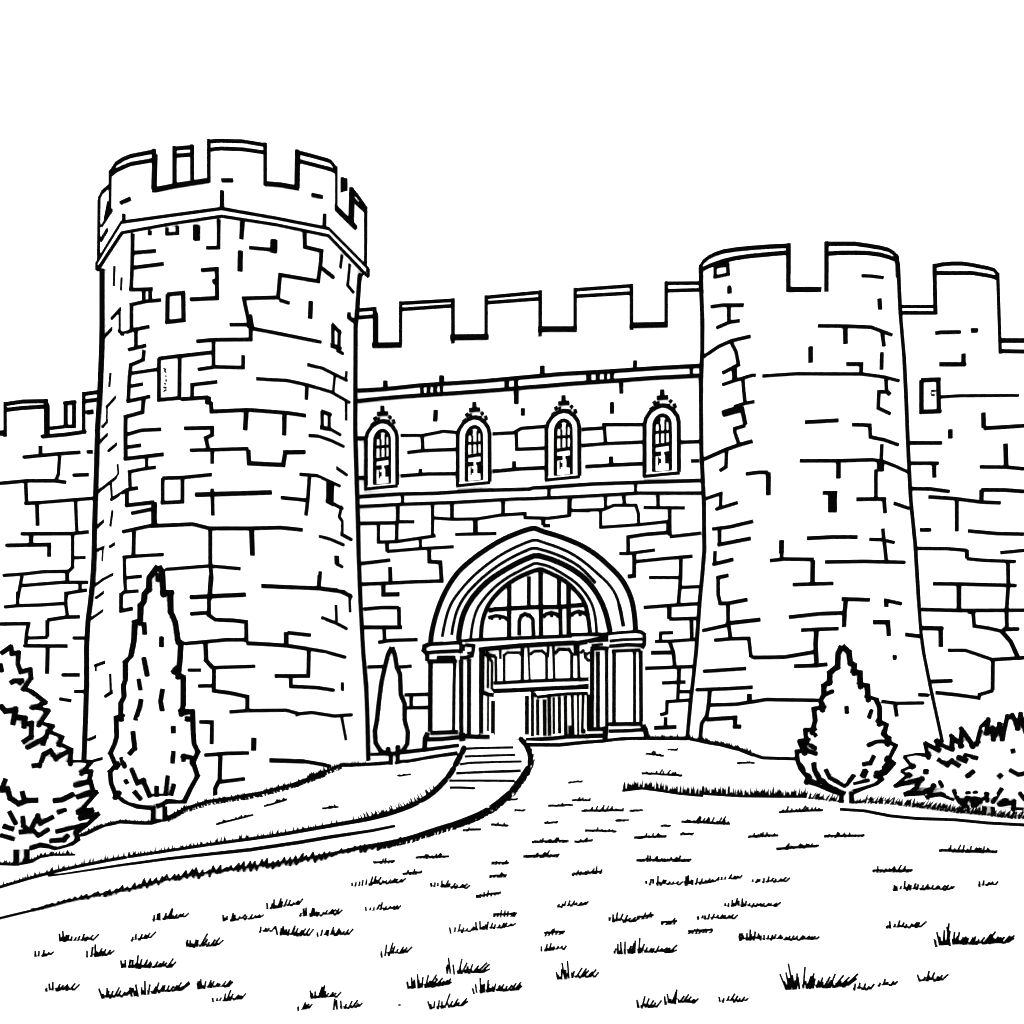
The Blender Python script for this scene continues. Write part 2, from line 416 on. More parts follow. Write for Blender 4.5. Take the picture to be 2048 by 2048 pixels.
tmer([(199.9,398),(206,384),(221,371)], None, [(199.9,455),(206,445),(221,421)], 8, ends=(True, False), rear=False)
tmer([(221.5,346),(234,327),(248,318),(262,312),(308,303)], [(221.5,351),(234,341),(248,334),(262,328),(308,320)], [(221.5,421),(234,408),(248,396),(262,392),(308,381)], 8.6)
tmer([(418,283),(430,282),(443.5,281.5),(485,282.5),(530,290)], [(418,300),(430,298),(443.5,297),(485,298.5),(530,305)], [(418,362),(430,360),(443.5,359),(485,363),(530,368)], 8.2)
tmer([(594,304),(625,312),(653,320),(660,323),(671,337)], [(594,321),(625,329),(653,336.5),(660,338.5),(671,344)], [(594,377),(625,387),(653,397),(660,403),(671,415)], 8.6)
tmer([(703,380),(712,390),(731.3,417)], [(703,394),(712,406),(731.3,424)], [(703,448),(712,457),(731.3,478)], 9.5, ends=(True, False), rear=False)
tmer([(349,297),(384,294)], [(349,311.5),(384,309)], [(349,378),(384,374)], 8.6, far=True, rear=False)
tmer([(685,359),(691,361)], None, [(685,430),(691,430)], 8, far=True, rear=False)
# two more merlons on the far side, hidden from the front
for k in (3, 5):
    a, b = octp[k].lerp(octp[k+1], .3), octp[k].lerp(octp[k+1], .7)
    m_ = MB(); zz = zt
    qq = [Vector((a.x, a.y, zz)), Vector((b.x, b.y, zz)), Vector((b.x, b.y, zz+.7)), Vector((a.x, a.y, zz+.7))]
    m_.box8(qq + [thick(p) for p in qq]); 

# ================================================================ round tower
rtower = thing('stone_tower', 'round white stone tower with two broad merlons and flared foot behind the conifer', 'tower', 'stone towers flanking the gatehouse')
RD = 31.8
RXL = [(500,1402),(560,1402),(640,1405),(700,1405),(760,1402),(900,1403),(1000,1408),(1100,1409),(1150,1405),(1200,1400),(1300,1393),(1350,1388),(1400,1382),(1478,1375),(1700,1355)]
RXR = [(500,1792),(530,1796),(600,1799),(640,1801),(720,1808),(800,1812),(900,1816),(1000,1821),(1090,1830),(1170,1835),(1260,1840),(1310,1847),(1370,1859),(1480,1883),(1700,1925)]
RSQ = .46
RF = facing(1598, RD)
rb = tower_body(RXL, RXR, [579,640,720,800,900,1000,1100,1200,1300,1380,1480,1700], RD, 32, 0, RSQ, RF)
OCC.append(rb.bvh()); rbd = on_bvh(OCC[-1], RD)
draw(rb, [(9, [(1401.5,535)] + [(x, y) for y, x in RXL if 550 < y < 1480]), (9, [(1792,510),(1796,530)] + [(x, y) for y, x in RXR if 550 < y < 1480] + [(1885,1490)])], RF.on(.13), proud=2.2)
draw(rb, parse('''255,425 320,400 400,390|w36 305,410 305,490|w30 165,592 250,580 415,580|w30 300,590 300,700|205,755 310,710 385,700|w28 110,975 220,900 320,855 470,820|
w28 320,870 355,940 375,1040 250,1105|w40 342,1060 345,1160|w26 250,1195 340,1165 480,1122 510,1122|408,1140 415,1240 425,1335|w26 500,1325 420,1340 340,1365|w55 255,1418 390,1380|
w34 400,1370 415,1440 428,1505|w28 428,1510 345,1535 345,1560 375,1645|w30 485,1630 380,1660 280,1695 110,1770|283,1700 278,1830 230,1860|430,1885 530,1872 605,1872|
w26 1325,352 1410,356 1495,368|w34 1465,530 1470,615|985,740 1200,742 1400,750 1480,780 1560,810|w36 1200,750 1202,880|w30 1485,785 1500,900|w36 932,900 932,1025|w30 1483,945 1480,1080|
w30 1207,1035 1325,1035 1322,1100|w26 557,1128 820,1110 1330,1112 1500,1135 1615,1165|w28 1515,1150 1520,1250 1460,1250 1455,1375 1550,1420|w34 1525,1250 1548,1272|w30 885,1485 1150,1470|
1250,1503 1390,1508 1395,1600 1500,1620 1610,1660|1483,1655 1478,1780|845,1783 1170,1782 1420,1775|w26 1420,1775 1500,1790 1600,1830 1680,1868|w36 1147,1790 1147,1920|w55 1473,1790 1473,1865|1437,1860 1437,1932''', 1380, 460), rbd)
draw(rb, parse('''w38 605,172 605,350|w30 1022,330 1140,330|1437,150 1437,380|w30 1285,380 1500,378 1508,490|w28 1575,410 1690,450|w26 125,375 240,335 235,440 210,455 370,405|
w28 175,610 300,595 490,550|w30 228,610 228,730 470,682|w30 195,780 190,880 335,845|w30 297,968 218,985 218,1120 235,1185 290,1185 445,1155|w30 293,1190 295,1340|w28 100,1395 280,1355|w32 280,1340 545,1310|
w30 300,1360 312,1450|190,1470 320,1458 455,1455 470,1590 490,1605|w30 490,1603 730,1600 960,1560|w28 105,1710 435,1688|w30 900,682 1100,672 1295,672|w38 708,695 706,800|708,800 708,840|
615,855 730,842 960,845|w36 950,850 946,1030|790,1040 1110,1030|w26 1385,690 1480,692 1580,715|w28 1490,605 1500,700 1518,850|w28 1040,865 1350,860 1660,868|w30 1170,1150 1390,1158|
w34 1205,1155 1195,1260 1190,1370|w30 760,1292 1000,1265 1190,1258|w34 1515,1150 1518,1215|1500,1158 1635,1188|w34 1415,1330 1530,1330 1538,1440|w28 855,1392 980,1385 1150,1380|
w36 978,1390 970,1500 978,1655|w30 800,1670 980,1665 1065,1655|w40 1570,1602 1592,1602|w30 1665,1425 1780,1440|1765,1890 1840,1895''', 1380, 900), rbd)
draw(rb, parse('''360,500 590,492 795,480|w32 462,510 455,600 440,700 400,760 388,890|468,618 660,612 800,592 900,575 1300,582|w38 768,530 768,600|w32 440,730 660,715 655,785 705,785''', 1300, 1250), rbd)
draw(rb, parse('w26 830,590 950,605 1155,602|w30 935,610 950,710', 1548, 1250), rbd)
rb.build('wall', [STONE, INK], rtower)
opening(rtower, nat('195,285 290,268 295,340 195,362', 1380, 460), on_bvh(tower_body(RXL, RXR, [490,579,640], RD, 32, 0, RSQ, RF).bvh(), RD), 7)
opening(rtower, nat('1078,345 1125,345 1125,470 1078,470', 1380, 900), rbd, 6, fill=True)
def rfront(px, py):
    x = max(-1, min(1, (px-1598)/196.5)); R = (RF.p(1794.5, HY)-RF.p(1401.5, HY)).length/2
    return RF.p(px, py, R*RSQ*math.sqrt(max(0, 1-x*x)))
def rin(p):
    return p - RF.n3*.4
def rmer(tops, cap, base):
    return block('merlon', rtower, tops, base, rfront, rin, 9, cap=cap)
xa = [1402,1408,1418,1430,1446,1470,1500,1540,1577]
topa = [(1402,534),(1407,524),(1420,513),(1440,504),(1470,499),(1500,496),(1540,493),(1577,491.5)]
capa = [(1402,541),(1420,531),(1446,522),(1480,514),(1520,510),(1577,505)]
rmer([(x, lerp(topa, x)) for x in xa], [(x, lerp(capa, x)) for x in xa], [(x, 580) for x in xa])
xb = [1653,1680,1710,1735,1760,1775,1785,1791,1794]
topb = [(1653,487.5),(1715,487.5),(1740,492),(1770,497),(1782,502),(1790,510),(1794,517)]
capb = [(1653,507.5),(1690,505),(1735,506),(1765,510),(1785,517),(1794,521)]
rmer([(x, lerp(topb, x)) for x in xb], [(x, lerp(capb, x)) for x in xb], [(x, 580) for x in xb])
mb = MB()                                                # parapet floor of the crenel
fx = list(range(1577, 1654, 11)); a = [rfront(x, 578) for x in fx]; b_ = [rfront(x, 592) for x in fx]
mb.loft(a, b_); mb.loft([rin(p) for p in a], a); mb.tube([rfront(x, 579) for x in fx], 11/2*RD/F)
mb.build('crenel_sill', [STONE, INK], rtower)

# ================================================================ gatehouse
gate = thing('gatehouse', 'white stone gatehouse between the towers, four arched windows above a pointed portal', 'gatehouse')
W = GATE
SL, SR = (680, 960), (1000, 960)
def arch(l, r): return smooth(parse(l, *SL)[0][1]) + smooth(parse(r, *SR)[0][1])
A1 = arch('700,1255 705,1190 735,1060 780,930 835,820 910,710 1010,620 1120,540 1250,460 1380,405 1460,378 1500,372', '276,374 330,398 430,425 540,465 650,515 750,580 850,670 930,750 985,840 1020,930 1040,1040 1048,1170')
A2 = arch('790,1215 800,1150 830,1020 870,930 940,840 1020,750 1120,665 1230,585 1350,520 1470,470 1505,465', '290,466 350,487 450,520 560,570 660,640 740,710 840,800 900,890 930,1000 955,1135')
A3 = arch('862,1200 875,1110 905,1000 960,900 1040,810 1140,720 1250,640 1380,570 1480,528', '285,528 400,560 520,610 620,670 690,740 770,830 830,940 870,1050 885,1150')
A4 = arch('915,1240 925,1150 950,1040 1000,940 1080,840 1170,760 1280,690 1400,625 1500,585', '300,585 400,613 530,670 640,745 720,830 780,930 820,1030 852,1170')
A5 = arch('1010,1225 1020,1130 1050,1010 1100,930 1180,840 1280,760 1390,700 1500,645', '290,645 380,665 480,720 600,800 680,900 720,980 740,1080 748,1190')
A6 = arch('1088,1225 1095,1110 1120,1020 1160,940 1230,860 1300,800 1400,740 1500,700 1545,690', '330,695 400,725 510,780 600,870 660,950 682,1060 697,1190')
arch_top = sorted(A1)
Z_TOP = EYE + (HY-674)/F*W.Y(940)
def ytop(px, off=0): return HY - (Z_TOP-EYE)*F/W.Y(px, off)
mb = MB()
x_l, x_r = A1[0][0], A1[-1][0]
cols = sorted(set([700, 730, 760, 790, 820, 845, x_l] + [x_l + (x_r-x_l)*k/70 for k in range(1, 70)] + [x_r, 1290, 1330, 1370, 1412]))
back = lambda p: p - W.n3*1.1
for a, b in zip(cols, cols[1:]):
    m = (a+b)/2
    ya, yb = ytop(a), ytop(b)
    if x_l < m < x_r:
        la, lb = lerp(arch_top, a), lerp(arch_top, b)
        q = [W.p(a, la), W.p(b, lb), W.p(b, yb), W.p(a, ya)]
        mb.face(q); r_ = [back(p) for p in q]; mb.face(list(reversed(r_))); mb.face([q[0], r_[0], r_[1], q[1]])
    else:
        q = [W.p(a, 1540), W.p(b, 1540), W.p(b, yb), W.p(a, ya)]
        mb.face(q); r_ = [back(p) for p in q]; mb.face(list(reversed(r_)))
    mb.face([q[3], q[2], r_[2], r_[3]])
for x, e in ((x_l, A1[0][1]), (x_r, A1[-1][1])):
    q = [W.p(x, 1540), W.p(x, e)]; mb.face([q[0], q[1], back(q[1]), back(q[0])])
NS, OS = (680, 500), (1050, 460)
on = W.on()
draw(mb, parse('''w30 140,1455 205,1455|w24 470,1432 640,1432 800,1400 905,1410|w26 635,1430 640,1550|w26 520,1565 640,1550 900,1540|w26 470,1745 680,1730 900,1728|w26 622,1690 620,1730|
w26 130,1762 195,1760|w34 740,1235 735,1325|w32 1413,1222 1413,1280|w26 1180,1420 1340,1412 1400,1378 1590,1362|w26 1362,1400 1365,1540 1590,1530|1180,1710 1400,1690 1590,1682|w30 1345,1632 1345,1690|
w34 350,1010 350,1060|w38 785,970 785,1025|w36 1563,895 1563,960|w36 1362,1090 1362,1190''', *NS), on)
draw(mb, parse('''w26 440,1540 600,1530|w26 595,1503 905,1503|w26 612,1510 622,1650|w26 440,1665 630,1650 915,1638|w26 1195,1640 1345,1635|w32 672,1330 672,1420|465,1828 690,1815 915,1805|
w32 665,1750 665,1810|w26 1280,1785 1345,1782|w36 133,1050 133,1110|w30 850,1008 850,1070|w30 742,1180 745,1265''', *OS), on)
draw(mb, parse('''w26 150,335 440,330|w24 440,322 575,322|w28 447,200 445,330|w26 440,330 437,460|w24 297,345 297,480 440,475 740,430|w24 715,180 715,430|w28 865,180 865,300|
w24 730,293 870,303 1060,300 1230,272 1430,258 1430,290 1610,295 1770,275|w32 1770,285 1775,145|w28 1260,155 1260,270|w36 1045,300 1047,415|w24 890,420 1210,412|w28 363,480 365,555|w24 365,552 620,530 880,515|
w24 620,440 622,520|w30 688,525 690,630 775,635 785,780|w26 800,780 600,785 400,795 165,805|w26 165,645 390,618|w30 387,670 390,795|w32 335,810 335,885 460,882|
w26 185,998 320,985 455,985|w28 455,980 457,1135|w28 480,1138 185,1138|w26 340,1145 345,1240|w26 295,1255 380,1240 600,1232|w30 1570,305 1570,350|w24 1570,352 1625,352|
w24 215,1445 330,1440|w24 450,1445 555,1438|w24 500,1660 680,1655|w26 550,1665 550,1755|w24 515,1760 680,1757|w24 1780,225 1800,235 1932,237''', *SL), on)
draw(mb, parse('''w24 580,235 800,228|w24 815,125 815,215|w26 955,115 962,190|w24 800,228 880,195 1050,195 1070,260 1070,345|w24 777,240 778,365 1070,345 1300,320|w26 1220,110 1222,210|w24 1108,212 1430,215|
w28 1310,220 1312,430|w40 1305,330 1305,410|w26 1310,438 1555,410|w28 1300,405 1120,420 990,440 990,560|w24 1200,540 990,568 920,568|w30 1037,570 1037,740 985,745|w26 1050,630 1260,608 1490,588|
w28 1397,610 1395,760 1378,960|w24 1150,753 1380,753|w24 1395,830 1550,822|w26 1108,985 1320,968 1540,955|w34 1308,980 1308,1075|w26 1308,1075 1530,1068|w28 1478,1085 1482,1235|
w24 1340,1178 1240,1182 1240,1240|w24 1195,1248 1320,1245 1530,1230|w28 1310,1250 1340,1330 1350,1440|w30 1165,1335 1330,1332|w26 1122,1455 1380,1445 1515,1440|w30 1383,1450 1380,1560|w24 1380,1560 1372,1700|
w26 1250,1568 1435,1560|w24 1370,1635 1490,1635|w24 1470,1700 1290,1712 1288,1800 1235,1815|w26 1280,1830 1278,1910|w30 1190,1915 1365,1908''', *SR), on)
draw(mb, [(11, [(745,690.5),(803,689.5)]), (12, [(901,674.5),(977,673.5)]), (11.5, [(1076,658),(1154,658)]), (11.5, [(1262,650.5),(1336,649)])], W.on(.01))
mb.build('wall', [STONE, INK], gate)

def course(name, upper, lower, joints, off=.07, w=8.2, wl=8.2):
    mb = MB()
    n_ = 30; u = resample(upper, n_); l = resample(lower, n_)
    Uo = [W.p(*p, off) for p in u]; Lo = [W.p(*p, off) for p in l]
    mb.loft(Uo, Lo); mb.loft([W.p(*p) for p in u], Uo); mb.loft(Lo, [W.p(*p) for p in l])
    draw(mb, [(w, upper), (wl, lower)] + joints, W.on(off))
    return mb.build(name, [STONE, INK], gate)
course('string_course', nat('130,1087 340,1075 620,1045 1080,1015 1350,990 1480,978', *NS) + nat('60,1132 280,1112 640,1092 1040,1065 1370,1048', *OS),
       nat('130,1168 340,1145 520,1130 900,1105 1240,1080 1480,1058', *NS) + nat('100,1210 350,1188 760,1160 1000,1142 1370,1124', *OS),
       parse('w26 632,1050 635,1120|w26 685,1060 682,1120|w30 735,1055 735,1115|w24 785,1050 783,1110|w34 1288,1000 1288,1080|w30 1360,990 1360,1075', *NS) +
       parse('w38 492,1095 492,1180|w30 562,1105 562,1165|w22 622,1100 622,1165|w30 672,1090 672,1165|w24 1285,1060 1285,1120', *OS))
course('string_course', nat('140,130 470,108 740,102 1080,80 1460,70', *SL) + nat('260,60 380,55 720,30 1070,18 1555,3', *SR),
       nat('140,206 460,188 900,172 1380,145', *SL) + nat('200,145 590,128 920,110 1060,101 1555,101', *SR),
       parse('w24 483,110 483,180|w26 1615,65 1613,135', *SL) + parse('w24 1047,35 1047,95', *SR), w=7, wl=6.6)

def gmer(x0, x1, t0, t1, c0, c1, b, **k):
    return block('merlon', gate, [(x0, t0), (x1, t1)], [(x0, b), (x1, b)], on, lambda p: p - W.n3*.5, 7.4, cap=[(x0, c0), (x1, c1)], **k)
gmer(712, 749.5, 620.5, 617.5, 635.5, 632.5, 690, ends=(False, True))
gmer(801.5, 906, 606.5, 600.5, 619, 611.5, 684)
gmer(972.5, 1080.5, 594.5, 584.5, 605.5, 597.5, 670)
gmer(1150.5, 1263, 579.5, 571.5, 592.5, 586, 657)
gmer(1332.5, 1404, 566.5, 566, 581.5, 579.5, 646, ends=(True, False))

# windows: one built with its pieces, three copies
WX0, WY0, WS = 765.5, 976.0, F/GATE.Y(765.5)
def wl(txt, w=50): return parse(txt, 710, 790, 9.66, w)
def wp(off): return lambda px, py: Vector(((px-WX0)/WS, -off, (WY0-py)/WS))
def wdraw(mb, polys, off):
    for w, pts in polys:
        runs = split_corners(pts)
        for i, run in enumerate(runs):
            run = ext(run, w*.42, i > 0, i < len(runs)-1)
            mb.tube([wp(off)(*p) for p in dense(run)], w/2/WS)
outer = wl('222,1830 222,850 250,740 330,625 440,555 550,527 660,555 750,625 830,740 852,850 856,1775')[0][1]
innr = wl('380,1740 380,870 415,770 480,705 550,685 620,710 680,775 706,870 706,1745')[0][1]
def make_window():
    mb = MB(); mb.flat = True; o_ = resample(outer, 40); i_ = resample(innr, 40)
    mb.loft([wp(.09)(*p) for p in o_], [wp(.09)(*p) for p in i_]); mb.loft([wp(0)(*p) for p in o_], [wp(.09)(*p) for p in o_]); mb.loft([wp(.09)(*p) for p in i_], [wp(.01)(*p) for p in i_])
    wdraw(mb, [(7.6, outer)], .11)
    win = mb.build('window', [STONE, INK], gate)
    mb = MB(); mb.flat = True; mb.face([wp(.03)(*p) for p in i_]); mb.face([wp(.01)(*p) for p in reversed(i_)])
    wdraw(mb, [(8.0, smooth(innr, 1))], .05)
    wdraw(mb, wl('w64 430,800 480,780 470,860|w50 590,775 650,800|w40 500,860 500,1200|w38 600,790 600,1210|w52 400,1003 700,1000|w66 400,1255 700,1225|w80 390,1405 530,1400|w55 575,1400 700,1385|w85 640,1400 640,1590|w20 475,1460 475,1620|w20 512,1490 512,1580|w60 380,1752 720,1747'), .035)
    mb.build('sash', [WOOD, INK], win)
    mb = MB(); mb.flat = True
    wdraw(mb, wl('w80 545,225 545,330|w80 440,372 660,372|w72 365,480 440,440|w64 680,430 725,470|w60 765,500 790,580|w62 310,590 390,540|w52 330,610 480,520 560,505|w50 560,505 690,530|w40 470,440 480,490'), .07)
    mb.build('finial', [STONE, INK], win)
    mb = MB(); mb.flat = True
    q = [(730,973),(802,970),(802,981),(730,983)]
    mb.box8([wp(.13)(*p) for p in q] + [wp(0)(*p) for p in q])
    wdraw(mb, wl('w60 195,1822 480,1806 880,1788'), .13)
    mb.build('sill', [STONE, INK], win)
    return win
win0 = make_window()
ang = math.atan2(W.d.y, W.d.x)
for k, (x, y, sc) in enumerate(((765.5,976,1.0),(949,969.5,.99),(1127,958,.985),(1324,950.5,.99))):
    if k == 0: o = win0
    else:
        o = win0.copy(); COL.objects.link(o); o.parent = gate
        for ch in win0.children:
            c = ch.copy(); COL.objects.link(c); c.parent = o
    o.location = W.p(x, y, .002); o.rotation_euler = (0, 0, ang); o.scale = (sc, sc, sc)

# portal: splayed orders of the arch
N = 60
offs = (.16, .06, -.02, -.1, -.18, -.26)
curves = [resample(c, N) for c in (A1, A2, A3, A4, A5, A6)]
mb = MB()
mb.loft([W.p(*p, 0) for p in curves[0]], [W.p(*p, offs[0]) for p in curves[0]])
def foot(c, o): return [W.p(*p, o) for p in c]
L3 = [foot(c, o) for c, o in zip(curves, offs)]
for a, b in zip(L3, L3[1:]): mb.loft(a, b)
A3d = A3[:-15]
for c, o, w in ((A1, offs[0], 10), (A2, offs[1], 5.4), (A3d, offs[2], 5.4), (A4, offs[3], 10.5), (A5, offs[4], 5.2), (A6, offs[5], 8)):
    draw(mb, [(w, c)], W.on(o))
draw(mb, [(7.5, A2[-8:])], W.on(.05))
mb.build('archway', [STONE, INK], gate)
# tympanum: glazed screen under the arch
TO = -.28
mb = MB()
ins = resample(A6, 50)
mb.face([W.p(*p, TO) for p in ins]); mb.face([W.p(*p, TO-.06) for p in reversed(ins)])
draw(mb, parse('''w32 1308,810 1306,1210|w28 1460,745 1458,975|w34 1550,700 1550,980|w32 1552,980 1553,1200|w30 1692,760 1692,960|w34 1765,800 1768,1195|w32 1150,1010 1200,998 1500,982 1700,980 1900,962|
w28 1702,985 1705,1195|w26 1145,1065 1210,1048 1270,1060 1295,1080|w14 1175,1065 1175,1085|w14 1235,1065 1235,1085|w28 1385,1200 1385,1090 1400,1050 1430,1035 1465,1045 1490,1075 1495,1200|
w16 1450,1040 1450,1065|w28 1570,1060 1595,1035 1630,1025 1670,1035 1690,1060|w20 1635,1035 1635,1062|w28 1785,1050 1810,1025 1845,1015 1890,1030 1915,1050|w22 1855,1025 1855,1055''', *SL), W.on(TO+.005))
mb.build('tympanum', [WOOD, INK], gate)
# lintel beam
Uln = nat('940,1240 1400,1220 1780,1205', *SL) + nat('548,1195 800,1190 870,1186', *SR)
Lln = nat('1040,1318 1120,1305 1390,1280 1640,1265 1800,1258', *SL) + nat('600,1260 690,1245 800,1222', *SR)
mb = MB()
u, l = resample(Uln, 20), resample(Lln, 20)
mb.loft(foot(u, -.2), foot(l, -.2)); mb.loft(foot(u, -.4), foot(u, -.2)); mb.loft(foot(l, -.2), foot(l, -.4))
draw(mb, [(6.6, Uln), (9, Lln)], W.on(-.2))
mb.build('lintel', [STONE, INK], gate)
# arcaded panel over the doorway
RS, SS = (680, 1260), (1000, 1260)
mb = MB(); PO = -.3
W.box(mb, 962, 1182, 1288, 1384, PO, PO-.08, -.045)
draw(mb, parse('''w18 1268,400 1268,195 1295,175 1385,175 1402,195|w24 1410,130 1408,390|w14 1455,130 1465,380|w20 1468,190 1500,165 1560,162 1595,190 1597,375|w16 1610,120 1606,210|
w18 1648,120 1655,375|w22 1660,185 1690,150 1770,150 1790,185 1790,370|w18 1815,120 1817,200|w18 1838,115 1848,370|w16 1238,150 1238,225|w24 1190,410 1500,393 1932,378|w34 1190,472 1380,465 1700,448 1932,440''', *RS), W.on(PO+.01))
draw(mb, parse('w24 610,385 695,378|w34 600,440 700,432|w18 620,180 650,150|w18 655,180 660,215 700,245|w16 700,170 665,190|w18 605,190 608,375', *SS), W.on(PO+.01))
mb.build('arcade_panel', [WOOD, INK], gate)
# picket gate leaf standing on the right of the doorway, open leaf on the left
mb = MB(); GO = -.42
W.box(mb, 1066, 1180, 1392, 1477, GO, GO-.05, -.05)
draw(mb, parse('''w22 290,535 292,815|w26 343,535 345,820|w24 380,520 383,820|w16 415,520 417,805|w22 458,515 460,800|w24 505,510 507,810|w20 558,505 564,810|w14 602,500 604,810|
w18 642,500 634,800|w22 285,518 400,503 520,492 680,488|w20 540,735 540,810|w30 660,770 640,790''', *SS), W.on(GO+.01))
gl = mb.build('gate_leaf', [WOOD, INK], gate)
mb = MB()
W.box(mb, 1062, 1067, 1384, 1480, GO+.02, GO-.06); W.box(mb, 1050.5, 1057.5, 1391, 1470, GO+.02, GO-.06)
draw(mb, parse('w22 250,478 250,850|w30 208,505 208,810|w20 262,485 282,515|w40 205,848 218,848', *SS), W.on(GO+.03))
mb.build('gate_post', [WOOD, INK], gl)
mb = MB()
q = nat('1140,1120 1285,1180 1285,1790 1120,1790', 820, 1240, 7.728)
qf = [W.p(*p, PO if i in (0, 3) else PO-.4) for i, p in enumerate(q)]
mb.box8(qf + [p + Vector((.05, .05, 0)) for p in qf])
t7 = (820, 1240, 7.728)
draw(mb, parse('w58 1285,1245 1282,1780|w26 1208,1180 1205,1720|w60 1130,1120 1210,1150 1295,1160|w36 1282,1780 1250,1815|w60 1100,1790 1240,1805', *t7), W.on(PO+.02))
mb.build('door_leaf', [WOOD, INK], gate)
mb = MB()
q = nat('1150,490 1330,560 1330,950 1150,1010', *t7); qf = [W.p(*p, PO+.02) for p in q]
mb.box8(qf + [p - W.n3*.04 for p in qf])
draw(mb, parse('w32 1268,650 1265,1070|w28 1205,580 1205,1055|w48 1170,500 1240,545 1320,560|w36 1325,560 1330,945|w36 1155,520 1210,570 1275,650|w26 1270,1060 1300,1110', *t7), W.on(PO+.03))
mb.build('side_panel', [WOOD, INK], gate)

# clustered pillars with capitals and bases
def pillar(boxes, lines, name='pillar', parent=None, o=None):
    mb = MB()
    for x0, x1, y0, y1, f_, b_ in boxes: W.box(mb, x0, x1, y0, y1, f_, b_, -.045)
    for off, tile, txt in lines: draw(mb, parse(txt, *tile), W.on(off))
    return mb.build(name, [STONE, INK], parent or gate)
pl = pillar([(861,911,1318,1470,.22,-.6),(911,923,1318,1470,.16,-.6),(923,938,1318,1472,.1,-.6),(938,962,1305,1475,.02,-.6)],
  [(.22, t7, 'w68 316,640 311,1730'), (.2, t7, 'w46 690,650 680,1000 672,1725'), (.14, t7, 'w60 788,600 790,1840|w60 912,600 910,1780'), (.04, t7, 'w80 1110,480 1105,1120|w62 1098,1100 1098,1800')])
pillar([(846,922,1291,1306,.34,-.3),(853,918,1306,1322,.28,-.3),(922,952,1289,1314,.16,-.3)],
  [(.34, t7, 'w55 260,375 330,372 700,350 810,345|w68 300,370 225,405 212,470 262,520|w52 265,505 450,488 720,478 815,488|w85 805,370 805,480'), (.29, t7, 'w60 262,520 265,640|w60 270,640 720,635|w75 420,595 700,590'),
   (.17, t7, 'w50 850,385 985,395 975,480 960,550 870,578 780,585|w26 880,510 960,500')], 'capital', pl)
pillar([(855,917,1462,1474,.28,-.3),(849,920,1474,1496,.34,-.3),(920,980,1470,1486,.2,-.3)],
  [(.34, t7, 'w60 320,1745 540,1735 740,1728|w58 270,1845 500,1840 760,1812|w70 275,1740 232,1830 225,1990|w88 805,1740 812,1960'), (.22, t7, 'w62 760,1785 950,1800 1230,1805|w50 850,1900 1050,1880')], 'base', pl)
t8 = (1060, 1240, 7.728)
pr = pillar([(1226,1281,1300,1450,.22,-.6),(1213,1226,1300,1450,.16,-.6),(1196,1213,1300,1453,.1,-.6),(1178,1196,1300,1458,.02,-.6)],
  [(.04, t8, 'w60 958,440 955,1250|w104 930,1150 930,1690'), (.12, t8, 'w55 1050,490 1050,1670|w55 1185,470 1190,1650'), (.2, t8, 'w55 1300,490 1297,1610'), (.22, t8, 'w45 1615,490 1615,1600|w56 1710,470 1718,1610')])
pillar([(1213,1288,1268,1292,.34,-.3),(1220,1282,1292,1304,.28,-.3),(1176,1213,1282,1298,.16,-.3)],
  [(.34, t8, 'w46 1130,218 1400,192 1640,175|w56 1640,172 1720,185 1790,238|w42 1230,325 1430,303 1770,292|w56 1770,245 1768,380 1725,440|w90 1160,215 1165,340|w52 1225,405 1500,382 1740,388'), (.29, t8, 'w44 1262,482 1500,472 1710,465'),
   (.17, t8, 'w44 900,340 990,318 1110,312|w30 950,390 1130,372|w54 930,440 1220,435|w30 850,490 848,570 890,625 945,620|w26 930,500 860,525')], 'capital', pr)
pillar([(1219,1286,1446,1457,.28,-.3),(1213,1293,1457,1480,.34,-.3),(1172,1213,1456,1472,.2,-.3)],
  [(.34, t8, 'w58 1225,1610 1480,1605 1740,1605|w50 1220,1718 1560,1708 1760,1692|w80 1745,1620 1785,1700 1810,1830|w74 1170,1640 1160,1860'), (.22, t8, 'w52 880,1690 1200,1680|w56 860,1790 1150,1785')], 'base', pr)
mb = MB()
W.box(mb, 940, 1172, 1477, 1492, -.02, -.7, -.03)
draw(mb, parse('w26 960,880 1100,870 1380,860', *RS) + parse('w28 200,848 400,838 520,824 800,820', *SS), W.on(0))
mb.build('threshold', [STONE, INK], gate)

